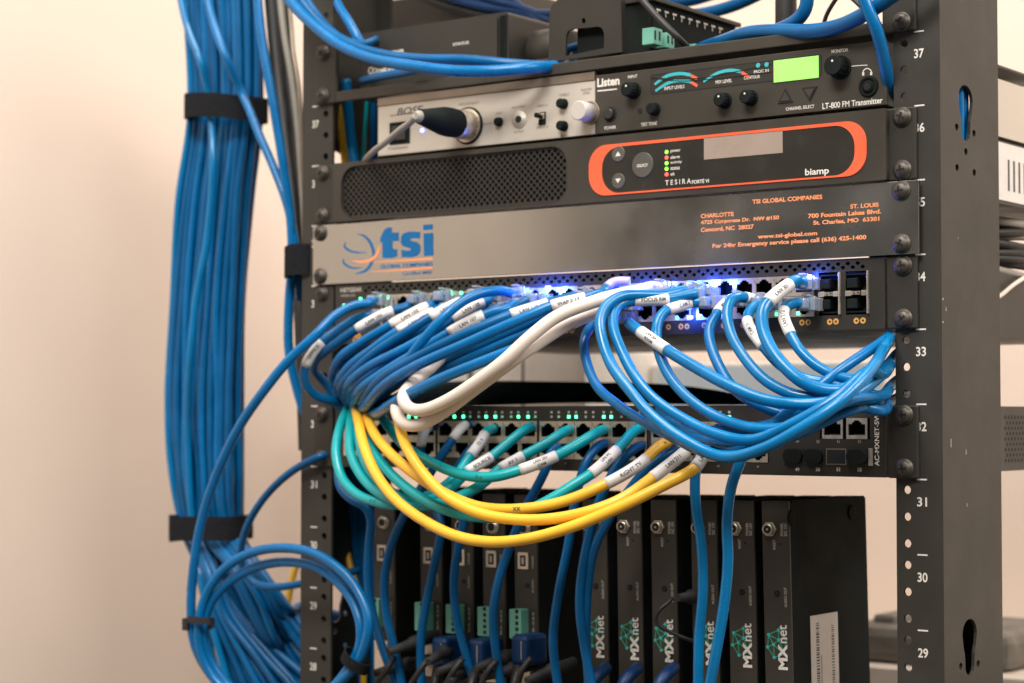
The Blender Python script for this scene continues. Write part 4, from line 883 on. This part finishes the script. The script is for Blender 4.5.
# thin black lead with its plug
ps = W(684, 598, 2)
pl_ = thing('power_lead', 'thin black lead with a round plug looping over the printed logo', 'power lead', ps)
mb = MB(); pa, _ = crom([Vector((ps.x-6, -2, ps.z)), W(667, 604, -6), W(657, 612, -10), (W(655, 622, -10)), W(668, 631, -6), W(690, 640, 4), W(704, 645, 30)]); sweep(mb, pa, 1.3, 'black_cable', 10); mb.build('lead', pl_)
MB().lathe((ps.x+4, 16, ps.z+.5), Vector((-.25, -1, 0)), [(0, 4.8), (10, 4.8), (12, 3.4), (20, 2.4)], 'rubber', 20).build('plug', pl_)

# ------------------------------------------------------------------ strapped bundle on the left
GB = 'blue cables of the thick strapped bundle left of the rack'
keys = [(-30, 222, 40), (110, 226, 42), (200, 217, 40), (300, 208, 40), (400, 205, 40), (470, 207, 40), (530, 212, 42)]
slots_ = []
for j in range(4):
    for i in range(12 if j % 2 == 0 else 11):
        slots_.append(((i-5.5+(.5 if j % 2 else 0))*5.7, (j-1.5)*5.6))
random.shuffle(slots_)
ord_ = sorted(slots_, key=lambda s_: s_[1])
# left edge leaves early, the nearest ones curl into the rack low down
for k, (dx, dy) in enumerate(slots_):
    P = []; wob = random.uniform(-1, 1)
    for i, (py, px, Y) in enumerate(keys):
        sp_ = {0: .98, 1: .93, 2: 1.0, 3: 1.05, 4: 1.08, 5: 1.04, 6: .90}[i]
        c = W(px, py, Y)
        jx = dx*sp_+random.uniform(-1.9, 1.9); jy = dy*sp_+random.uniform(-2.2, 2.2)
        P.append(c+Vector((jx, jy, 0)))
    # after the lower strap: fan to the right and into the rack behind the post
    t = (dx+31)/62                                          # 0 left .. 1 right
    lay = (dy+8.4)/16.8                                     # 0 front .. 1 back
    if t > .68:
        bz = [(224+28*t, 564+8*(1-t), 30), (236+34*t, 592-4*t+26*lay, 36), (262+26*t, 630-60*(t-.68)+26*lay, 52), (302, 634-90*(t-.68)+34*lay, 76), (350, 616+30*lay, 130)]
    elif t > .42:
        bz = [(216+34*t, 568, 30), (224+52*t, 602+8*lay, 34), (244+50*t, 640+14*lay, 46), (292, 656+24*lay, 74), (345, 648+16*lay, 120)]
    else:
        bz = [(203+34*t, 575, 32), (206+56*t+10*lay, 612, 34), (214+110*t+22*lay, 655, 40), (226+160*t+34*lay, 700, 46), (240+200*t, 745, 60)]
    for px, py, Y in bz: P.append(W(px+random.uniform(-2.5, 2.5), py+random.uniform(-3, 3), Y+dy*.8))
    cable('blue_network_cable', P, random.choice(['blue_cable', 'blue_cable_b', 'blue_cable_b', 'blue_cable_c']), 3.05, 'blue cable running down inside the thick strapped bundle left of the rack', group=GB, n=9)
for k in range(12):
    cable('blue_network_cable', [W(191+4*k, 526, 36+(k % 3)*6), W(192+4.6*k, 540, 34+(k % 3)*6), W(200+6.2*k, 580, 38+(k % 3)*5), W(214+8*k, 625, 46+(k % 3)*5), W(238+9*k, 668, 60), W(272+9*k, 705, 84)], random.choice(['blue_cable', 'blue_cable_b']), 3.1, 'blue cable fanning out below the lower strap of the thick bundle', group='blue cables fanning out below the lower strap', n=9)
# crossing strands on the bundle's face
cable('blue_network_cable', [(204, -20, 8), (212, 18, 6), (226, 58, 4), (241, 92, 18), (250, 112, 18), (258, 132, 16), (273, 166, 14), (288, 208, 12), (296, 250, 12), (300, 300, 20)], 'blue_cable', 3.3, 'blue cable crossing the bundle diagonally above the upper strap')
cable('blue_network_cable', [(177, -20, 20), (187, 26, 16), (200, 60, 12), (209, 100, 20), (213, 160, 12), (207, 240, 12), (196, 300, 10), (190, 360, 10), (188, 430, 22), (193, 530, 28), (206, 600, 26), (230, 690, 30)], 'blue_cable_c', 3.0, 'paler blue cable on the left face of the bundle')
cable('blue_network_cable', [(256, -20, 0), (262, 40, 0), (274, 108, 2), (284, 170, 6), (291, 222, 10), (292, 262, 10), (289, 305, 10), (289, 350, 12), (296, 385, 16), (306, 415, 22), (325, 440, 40)], 'blue_cable', 3.7, 'thick blue cable between the bundle and the left post, held by a short strap')
def strap(name, label, px, py, Y, rx, ry, hz, tilt, tail=None):
    c = W(px, py, Y); root = thing(name, label, 'cable strap', c)
    mb = MB(); vs = []; fs = []; n = 40
    for i in range(n):
        t = 2*math.pi*i/n; ct, st_ = math.cos(t), math.sin(t)
        ex = abs(ct)**.75*math.copysign(1, ct); ey = abs(st_)**.75*math.copysign(1, st_)
        for dr, dz in ((0, -hz/2), (0, hz/2), (1.6, hz/2), (1.6, -hz/2)):
            x = ex*(rx+dr); vs.append(c+Vector((x, ey*(ry+dr), dz+x*tilt+.6*math.sin(3*t))))
    for i in range(n):
        for k in range(4): j = (k+1) % 4; i2 = (i+1) % n; fs.append((i*4+k, i*4+j, i2*4+j, i2*4+k))
    mb.add(vs, fs, 'velcro'); mb.build('band', root)
    if tail:
        x_ = c.x+rx*tail; mb = MB().box(x_-3, x_+7, c.y-ry*.45, c.y-ry*.2, c.z+x_*0-hz/2+1+rx*tail*tilt, c.z+hz/2+2+rx*tail*tilt, 'velcro', .3); mb.build('tail', root)
    return root
strap('cable_strap', 'upper black fabric strap round the thick blue bundle', 226, 109, 35, 34, 23, 19, -.10, -.98)
strap('cable_strap', 'lower black fabric strap round the thick blue bundle', 211, 528, 40, 35.5, 21, 19, .05, -1.0)
strap('cable_strap', 'short black fabric strap on the edge of the left post beside the name plate', 303, 261, 6, 13, 9, 23, .05)

# black and grey cables behind the left post
for k, (pts, m_, r_, lb) in enumerate((([(270, -20, 60), (277, 60, 60), (286, 140, 56), (296, 230, 50), (302, 330, 44), (306, 450, 40)], 'black_cable', 6, 'thick black cable running down beside the left post'),
    ([(283, -20, 70), (288, 60, 66), (296, 130, 60), (303, 240, 56), (306, 400, 50)], 'black_cable', 5, 'second black cable tucked against the left post'),
    ([(279, -10, 50), (285, 40, 50), (292, 80, 50), (298, 130, 48), (303, 200, 46), (308, 300, 46)], 'grey_cable', 2.6, 'pale grey cable between the black ones by the left post'),
    ([(288, -10, 54), (292, 35, 52), (293, 50, 50), (299, 90, 48), (302, 160, 46), (306, 300, 46)], 'trim_metal', 1.8, 'thin tan cable beside the pale grey one at the left post'))):
    cable(('black_cable', 'black_cable', 'grey_cable', 'tan_cable')[k], pts, m_, r_, lb, 'cable')
cable('grey_network_cable', [Vector((XL.x, -59, XL.z)), (412, 121, -56), (400, 130, -50), (386, 142, -40), (374, 151, -24), (366, 160, 0), (362, 172, 30)], 'grey_cable', 2.3, 'thin grey lead bending from the black audio plug down behind the grille', 'audio cable')
# seen through the gap left of the silver amplifier
for k, (pts, m_, r_, nm, lb) in enumerate((([(336, 90, 40), (341, 130, 40), (346, 170, 40), (350, 220, 44)], 'yellow_cable', 3, 'yellow_network_cable', 'yellow cable seen in the gap left of the silver amplifier'),
    ([(346, 80, 36), (350, 130, 36), (355, 170, 36), (356, 220, 40)], 'blue_cable_c', 4, 'blue_network_cable', 'blue cable seen in the gap left of the silver amplifier'),
    ([(368, 90, 44), (365, 130, 44), (363, 170, 44)], 'teal_cable', 1.6, 'teal_network_cable', 'thin teal cable seen in the gap left of the silver amplifier'),
    ([(374, 90, 50), (374, 130, 50), (375, 170, 50)], 'blue_cable_b', 3, 'blue_network_cable', 'blue cable touching the edge of the silver amplifier'),
    ([(343, 478, 60), (343, 520, 60), (350, 566, 50), (360, 600, 50), (364, 690, 50)], 'yellow_cable', 2.6, 'yellow_network_cable', 'slim yellow cable hanging inside the rack beside the left post'),
    ([(298, 560, 100), (292, 580, 100), (286, 620, 104), (284, 690, 106)], 'yellow_cable', 2.8, 'yellow_network_cable', 'slim yellow cable hanging behind the blue bundle below the coil'))):
    cable(nm, pts, m_, r_, lb)

# ------------------------------------------------------------------ top cables
GTop = 'blue cables draped over the top shelf'
def TC(pts, label, r=3.4, m='blue_cable'): cable('blue_network_cable', pts, m, r, label, group=GTop)
TC([(270, -28, -30), (290, 1, -34), (311, 23, -38), (338, 44, -40), (370, 58, -42), (412, 66, -42), (455, 71, -38), (495, 71, -32), (530, 68, -20), (556, 66, 6), (575, 62, 40)], 'lowest blue cable draped across the front of the top shelf', 4.0)
TC([(278, -30, -16), (300, 0, -20), (325, 28, -24), (355, 46, -28), (385, 55, -30), (420, 59, -30), (468, 60, -26), (512, 64, -18), (545, 66, 0), (566, 62, 40)], 'upper blue cable draped across the front of the top shelf', 3.6, 'blue_cable_b')
TC([(296, -20, -6), (312, 8, -12), (330, 30, -16), (350, 42, -18), (362, 44, -10), (380, 38, 20)], 'short blue cable tucked over the black box beside the left post', 3.0, 'blue_cable_b')
TC([(326, -22, 10), (337, 3, 4), (350, 24, -4), (360, 42, -6), (366, 50, 10)], 'blue cable dropping from above onto the left edge of the black box', 3.5)
TC([(362, 81, 6), (378, 77, 0), (400, 73, -4), (425, 68, -10), (450, 64, 0)], 'short blue stub under the printed front of the black box', 3.2, 'blue_cable_b')
TC([(690, 56, 60), (704, 48, 40), (724, 41, 20), (748, 33, 6), (780, 31, 0), (812, 31, -6), (842, 25, -12), (868, 12, -18), (892, -4, -22), (930, -30, -20)], 'blue cable arching across the white gap at the top right', 4.6, 'blue_cable_b')
TC([(760, 34, 16), (780, 29, 10), (796, 21, 6), (806, 8, 4), (807, -20, 4)], 'blue cable rising straight up in the white gap at the top', 4.4, 'blue_cable_b')
TC([(858, -22, -26), (866, 4, -26), (876, 28, -22), (882, 50, -14), (886, 70, -6), (889, 88, 4), (893, 102, 16), (897, 116, 34)], 'braided blue cable slipping down between the transmitter and the right post', 3.9)
TC([(660, 16, 150), (700, 14, 150), (735, 5, 150), (775, -14, 150)], 'blurred blue cable far back in the white gap', 4.6, 'blue_cable_b')
TC([(640, -4, 170), (680, 2, 170), (720, -8, 170)], 'second blurred blue cable far back in the white gap', 4.6, 'blue_cable_b')
cable('black_cable', [(822, 32, 60), (826, 16, 58), (834, 2, 56), (845, -14, 56)], 'black_cable', 1.4, 'thin black wire standing in the white gap at the top right', 'cable')
cable('black_cable', [(856, 32, 40), (866, 14, 40), (856, 2, 40), (838, -14, 40)], 'black_cable', 1.4, 'thin black wire behind the crossing blue cables at the top right', 'cable')
cable('black_cable', [(786, 26, 50), (786, 10, 50), (786, -20, 50)], 'black_cable', 7, 'thick black lead end hanging at the top of the white gap', 'cable')
random.seed(11)
for k in range(9):
    y = 4+random.uniform(-10, 14)
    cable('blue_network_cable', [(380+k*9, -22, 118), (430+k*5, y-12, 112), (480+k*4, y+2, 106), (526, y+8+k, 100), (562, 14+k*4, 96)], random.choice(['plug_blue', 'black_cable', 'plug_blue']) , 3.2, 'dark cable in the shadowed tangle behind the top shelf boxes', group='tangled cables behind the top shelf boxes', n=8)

# ------------------------------------------------------------------ boxes on the top shelf
zs = z38+7.2
a = W(361, 30, 12); b = W(514, 22, 12)
bx = thing('converter_box', 'flat black ribbed box with small white print at the left of the top shelf', 'converter', ((a.x+b.x)/2, 12, zs))
ztop = W(363, 36, 12).z
x_l, x_r = W(361, 60, 12).x, W(497, 50, 12).x
mb = MB(); plate(mb, [rrect(x_l, x_r, zs, ztop, 2.5, 4)], 12, 1.5, 'panel_black'); fp = mb.build('front_panel', bx)
mb = MB(); plate(mb, [rrect(x_l-2, x_r+9, zs-.0, ztop+2.4, 3, 4)], 13.6, 120, 'panel_black')
for i in range(3): mb.box(x_r+2+i*2.2, x_r+3+i*2.2, 12.3, 13.5, zs+1, ztop, 'matt_black')
mb.build('case', bx)
tm = MB(); ptext(tm, 'OneLink', 372, 73.5, 397, 12, 5, bold=.03); p = W(371, 70.5, 12); plate(tm, [ring(p.x, p.z, 2.8, 16), ring(p.x, p.z, 1.6, 12)], 11.85, .1, 'ink_white')
ptext(tm, 'POWER', 390, 54, 404, 12, 3, bold=.02); ptext(tm, 'STATUS', 453, 46, 469, 12, 2.8, bold=.02, m='ink_white'); ptext(tm, 'AUX', 469, 58, 477, 12, 2)
tm.build('lettering', fp)
# dark upright chassis standing behind the boxes
p0, p1 = W(345, 60, 130), W(524, 30, 130)
dk = thing('upright_chassis', 'dark brown-black upright chassis filling the back of the top shelf at the left', 'chassis', ((p0.x+p1.x)/2, 130, zs))
MB().box(p0.x, p1.x-30, 134, 220, zs, 330, 'face_grey', 2).build('case', dk)
# rounded black adapter between the boxes
p = W(532, 45, 20)
MBa = MB().lathe((p.x-10, 40, p.z-2), (1, 0, 0), [(0, 14), (2, 16), (22, 16), (26, 14)], 'panel_black', 28)
o = MBa.box(p.x-9, p.x+14, 22, 60, zs, p.z-10, 'panel_black', 1).build('power_adapter', None, (p.x, 40, zs)); _tag(o, 'rounded black adapter between the flat box and the upright bracket', 'adapter')
# upright bracket with slot
br = thing('slotted_bracket', 'upright black metal bracket with a rectangular slot on the top shelf', 'bracket', (W(585, 50, 4).x, 4, zs))
def w2(px, py, Y=4): q_ = W(px, py, Y); return (q_.x, q_.z)
mb = MB(); plate(mb, [[w2(548.5, 62), w2(549.5, 12), w2(551, 6), w2(557, 0), w2(566, -14), w2(612, -18), w2(621, -2), w2(622, 52)], [w2(565.5, 56), w2(566, 36), w2(568, 31), w2(573, 29), w2(598, 26.5), w2(602, 28), w2(604, 33), w2(604, 48)], [w2(583.6+2*math.cos(t_*.6), 20.8+3*math.sin(t_*.6)) for t_ in range(10)]], 4, 2, 'panel_black'); mb.build('plate', br)
a = w2(621.5, 52); MB().box(a[0]-2, a[0], 6.1, 90, zs, zs+42, 'panel_black').box(w2(549, 60)[0], a[0]-2.1, 6.1, 60, zs, zs+1.5, 'panel_black').build('flange', br)
mb = MB(); c0 = w2(570, 40, 40)
for i in range(5): mb.box(c0[0]+i*7, c0[0]+i*7+2, 40, 42, zs+9, zs+19, 'trim_metal')
mb.box(c0[0]-4, c0[0]+38, 42.1, 60, zs+4, zs+22, 'matt_black'); o = mb.build('pin_header_box', None, (c0[0], 40, zs)); _tag(o, 'small dark box with metal pins showing through the bracket slot', 'connector box')
cable('blue_network_cable', [(556, 52, 22), (575, 47, 24), (596, 42, 26), (625, 40, 40), (650, 46, 50)], 'blue_cable_b', 3.0, 'blue cable passing behind the slot of the bracket', group=GTop)
# relay unit whose terminal side recedes to the right
xs2 = WX(655, 40, 0) and W(652, 45, 8).x
xs2 = W(650, 40, 8).x
rl = thing('relay_unit', 'black unit with green screw terminals along its side on the top shelf', 'control unit', (xs2-30, 60, zs))
def sd(px, py): return WX(px, py, xs2)
yb = sd(737, 30).y; z_t = sd(736, 27).z
MB().box(xs2-60, xs2-1, 10, yb, zs, z_t, 'matt_black', .6).box(xs2-62, xs2+2.5, 8, yb+2, z_t+.1, z_t+3, 'panel_black', .5).build('case', rl)
MB().box(xs2-.9, xs2, 12, yb-2, zs+.5, z_t-9, 'matt_black').build('circuit_board', rl)
for (pa_, pb_, h0) in ((642, 651, 11), (655, 663, 10), (684, 694, 8), (700, 708, 8)):
    ya, yb2 = sd(pa_, 30).y, sd(pb_, 30).y
    g_ = MB().box(xs2, xs2+9, ya, yb2, zs+6, zs+6+h0, 'terminal_green', .5)
    nn = max(2, int((yb2-ya)/4))
    for i in range(nn): g_.box(xs2+8.8, xs2+9.3, ya+1+i*(yb2-ya)/nn, ya+2.6+i*(yb2-ya)/nn, zs+9, zs+4+h0, 'deep_black')
    g_.build('terminal_block', rl)
tm = MB()
for i in range(9):
    y0_ = 16+i*10
    if y0_ < yb-8: tm.box(xs2-.02, xs2+.06, y0_, y0_+5, z_t-5, z_t-3.8, 'ink_white').box(xs2-.02, xs2+.06, y0_+1, y0_+1.8, z_t-8, z_t-5.4, 'ink_white')
tm.build('lettering', rl)
cable('black_cable', [(628, -16, -2), (642, 0, -6), (660, 20, -8), (678, 38, -4), (688, 48, 10)], 'black_cable', 2.2, 'black cable slanting down in front of the green screw terminals', 'cable')

# ------------------------------------------------------------------ black and blue plugs at the foot of the video units
random.seed(5)
for k, (px, py, Y) in enumerate(((442, 650, -6), (478, 652, -6), (522, 648, -6))):
    p = W(px, py, Y); root = thing('display_plug', ['dark blue display plug, leftmost of the three low ones', 'dark blue display plug, middle of the three low ones', 'dark blue display plug, rightmost of the three low ones, most visible'][k], 'plug', p, 'dark blue display plugs')
    MB().box(p.x-7, p.x+7, p.y-4, 14.5, p.z-12, p.z+9, 'plug_blue', 3).box(p.x+2, p.x+2.5, p.y-4.2, p.y-4, p.z-7, p.z+5, 'ink_faint').build('housing', root)
    MB().lathe((p.x, p.y-3, p.z-12), (0, -.4, -1), [(0, 4.5), (14, 3.6), (40, 3.4)], 'black_cable', 16).build('lead', root)
for k, (px, py, d) in enumerate(((409, 648, .2), (430, 656, -.2), (402, 672, .5), (462, 668, .3), (446, 676, -.3), (497, 664, .2), (512, 676, .5), (548, 676, .2))):
    p = W(px, py, -18); root = thing('barrel_plug', ['black barrel plug at the foot of the video units, by the left post', 'black barrel plug left of the first dark blue plug'][k % 2] if k < 2 else 'black barrel plug in the crowd at the foot of the video units', 'plug', p, 'black barrel plugs')
    MB().lathe((p.x, p.y+30, p.z+6), (-d, -1, -.2), [(0, 4), (14, 4.4), (15, 5.4), (22, 5.4), (23, 4.4), (30, 3.6), (44, 2.4)], 'rubber', 20).build('body', root)
for k in range(5):
    cable('black_cable', [(395+k*34, 655+random.uniform(-6, 6), -20), (385+k*34, 672, -26), (372+k*36, 690, -24), (368+k*36, 715, -20)], 'black_cable', 2.2, 'black lead curling down at the foot of the video units', 'cable', 'black leads at the foot of the video units', n=8)
for k, px in enumerate((600, 632, 668)):
    cable('blue_network_cable', [(px+6, 668, 8), (px, 673, -8), (px-8, 682, -16), (px-14, 700, -18)], 'plug_blue', 4.2, 'dark blue plug boot at the bottom edge below the logos', 'plug boot', 'dark blue plug boots below the logos', n=10)

# ------------------------------------------------------------------ things seen beyond the rack
def at(px, py, Y): return W(px, py, Y)
# black padded sleeve lying on the lower switch
a, b = at(470, 395, 170), at(705, 395, 170)
sl = MB(); sweep(sl, crom([Vector((a.x-60, 170, 10)), Vector((a.x+30, 168, 11)), Vector(((a.x+b.x)/2, 172, 11)), Vector((b.x-30, 176, 9)), Vector((b.x+30, 190, 4))])[0], lambda t: 9.5*(1-.75*t**4)+.8*math.sin(t*9), 'sleeve_cloth', 16)
o = sl.build('cable_sleeve', None, (a.x, 170, 0)); _tag(o, 'black padded sleeve lying on top of the lower switch', 'cable sleeve')
# white carton with dark stripes, left in the gap
a, b = at(404, 345, 330), at(585, 345, 330)
ct = thing('white_carton', 'white carton with thin dark stripes seen through the gap under the upper switch', 'carton', ((a.x+b.x)/2, 380, -20))
zl_, zh_ = at(500, 384, 330).z-40, at(500, 352, 330).z
MB().box(a.x, b.x, 330, 460, zl_, zh_, 'white_plastic', 1).build('case', ct)
mb = MB()
for px in (440, 447, 469, 472, 523): p = at(px, 360, 330); mb.box(p.x-1.2, p.x+1.2, 329.8, 330, zl_+4, zh_-3, 'matt_black')
mb.build('printed_stripe', ct)
# tilted pale screen at the right of the gap
a, b = at(645, 366, 420), at(880, 404, 420)
sc_ = thing('tablet_screen', 'pale blue-white screen lying beyond the rack under the upper switch', 'screen', ((a.x+b.x)/2, 430, a.z-60))
MB().box(a.x, b.x, 430, 440, a.z-90, at(760, 362, 420).z, 'white_plastic', 2).build('case', sc_)
MB().box(a.x+8, b.x-6, 429.6, 430, a.z-82, at(760, 366, 420).z, 'pale_screen').build('display', sc_)
tbz = at(770, 405, 500).z-26
# side table behind, and the dark bag on it
ck = thing('dark_fabric_bag', 'dark grey-brown bag standing behind the rack at the lower right', 'bag', at(900, 655, 420))
p0, p1 = at(840, 612, 420), at(1010, 664, 420)
mb = MB(); mb.box(p0.x, p1.x, 420, 560, p1.z-8, p0.z-9, 'dark_cloth', 9).build('bag_body', ck)
MB().box(p0.x+20, p1.x-110, 440, 520, p0.z-12, p0.z-2, 'dark_cloth', 3).build('bag_handle', ck)
tb = thing('side_table', 'pale table standing behind the rack at the lower right', 'table', (p0.x+120, 500, -1250))
MB().box(p0.x-500, p1.x+500, 400, 640, p1.z-30, p1.z-8.2, 'desk_laminate', 1.5).build('tabletop', tb)
for x_ in (p0.x-480, p1.x+470):
    for y_ in (410, 610): MB().box(x_, x_+25, y_, y_+25, -1250, p1.z-30.2, 'desk_laminate').build('leg', tb)
# cables piled inside the rack behind the name plate, seen past the right post
random.seed(2)
for i in range(12):
    z_ = 92+(i % 6)*6.6; o_ = (i//6)*8
    cable('black_cable', [Vector((120, 178+o_, z_+random.uniform(-4, 4))), Vector((196, 190+o_, z_+random.uniform(-3, 3))), Vector((214, 230+o_, z_+random.uniform(-4, 4))), Vector((190, 300+o_, z_))], 'black_cable' if i % 5 else 'grey_cable', 3.2, 'dark cable piled behind the name plate, seen past the right post', 'cable', 'dark cables piled behind the name plate', n=8)
cable('grey_cable', [WX(985, 303, 222), WX(1000, 296, 223), WX(1012, 286, 224), WX(1026, 277, 224), WX(1060, 262, 224)], 'white_cable', 1.5, 'thin pale cable running up over the side of the upper switch', 'cable')

# ------------------------------------------------------------------ camera, lamps, world
cam = bpy.data.cameras.new('camera'); co = bpy.data.objects.new('camera', cam); COL.objects.link(co); scene.camera = co
co.matrix_world = Matrix(((RR.x, UU.x, -FF.x, PC.x*S), (RR.y, UU.y, -FF.y, PC.y*S), (RR.z, UU.z, -FF.z, PC.z*S), (0, 0, 0, 1)))
cam.sensor_width = 36; cam.lens = FL*36/1024; cam.clip_start = .05; cam.clip_end = 50
cam.dof.use_dof = True; cam.dof.focus_distance = 1.20; cam.dof.aperture_fstop = 7.6
def area(name, loc, target, sx_, sy_, power, col):
    l = bpy.data.lights.new(name, 'AREA'); l.shape = 'RECTANGLE'; l.size = sx_; l.size_y = sy_; l.energy = power; l.color = col
    o = bpy.data.objects.new(name, l); COL.objects.link(o); o.location = loc
    o.rotation_euler = (Vector(target)-Vector(loc)).to_track_quat('-Z', 'Y').to_euler(); return o
area('ceiling_lamp_front', (.35, -1.5, 1.55), (0, 0, 0), 1.0, .45, 46, (1, .955, .90))
area('fill_light_left', (-.05, -.75, 2.3), (-.5, .1, -.1), 1.2, .8, 42, (1, .95, .90))  # added fill that evens out the side wall, not a known fixture
area('fill_light_back', (.35, .2, 2.5), (-.2, .4, -.2), 1.4, .8, 34, (1, .95, .90))  # added fill behind the rack, brightens the wall in the gaps
area('ceiling_lamp_right', (1.6, -.7, 1.3), (.1, 0, 0), 0.7, .4, 15, (1, .955, .90))
area('fill_light_far', (1.7, .05, 1.2), (1.0, .6, -.1), 1.0, .6, 28, (1, .94, .87))  # added fill lifting the dark background at the right, no such fixture known
for px, py, e in ((520, 292, .010), (556, 290, .010), (665, 284, .012), (706, 283, .012), (690, 314, .010), (810, 276, .010), (540, 291, .008), (640, 287, .010), (725, 283, .006)):
    p = W(px, py, -9); l = bpy.data.lights.new('indicator_glow', 'POINT'); l.energy = e*6.5; l.color = (.03, .10, 1); l.shadow_soft_size = .002
    o = bpy.data.objects.new('indicator_glow', l); COL.objects.link(o); o.location = p*S
w = bpy.data.worlds.new('World'); scene.world = w; w.use_nodes = True
w.node_tree.nodes['Background'].inputs[0].default_value = (.95, .86, .76, 1); w.node_tree.nodes['Background'].inputs[1].default_value = .13
scene.view_settings.view_transform = 'Standard'; scene.view_settings.look = 'None'; scene.view_settings.exposure = 0; scene.view_settings.gamma = 1
scene.cycles.max_bounces = 8; scene.cycles.transmission_bounces = 4; scene.cycles.use_denoising = True
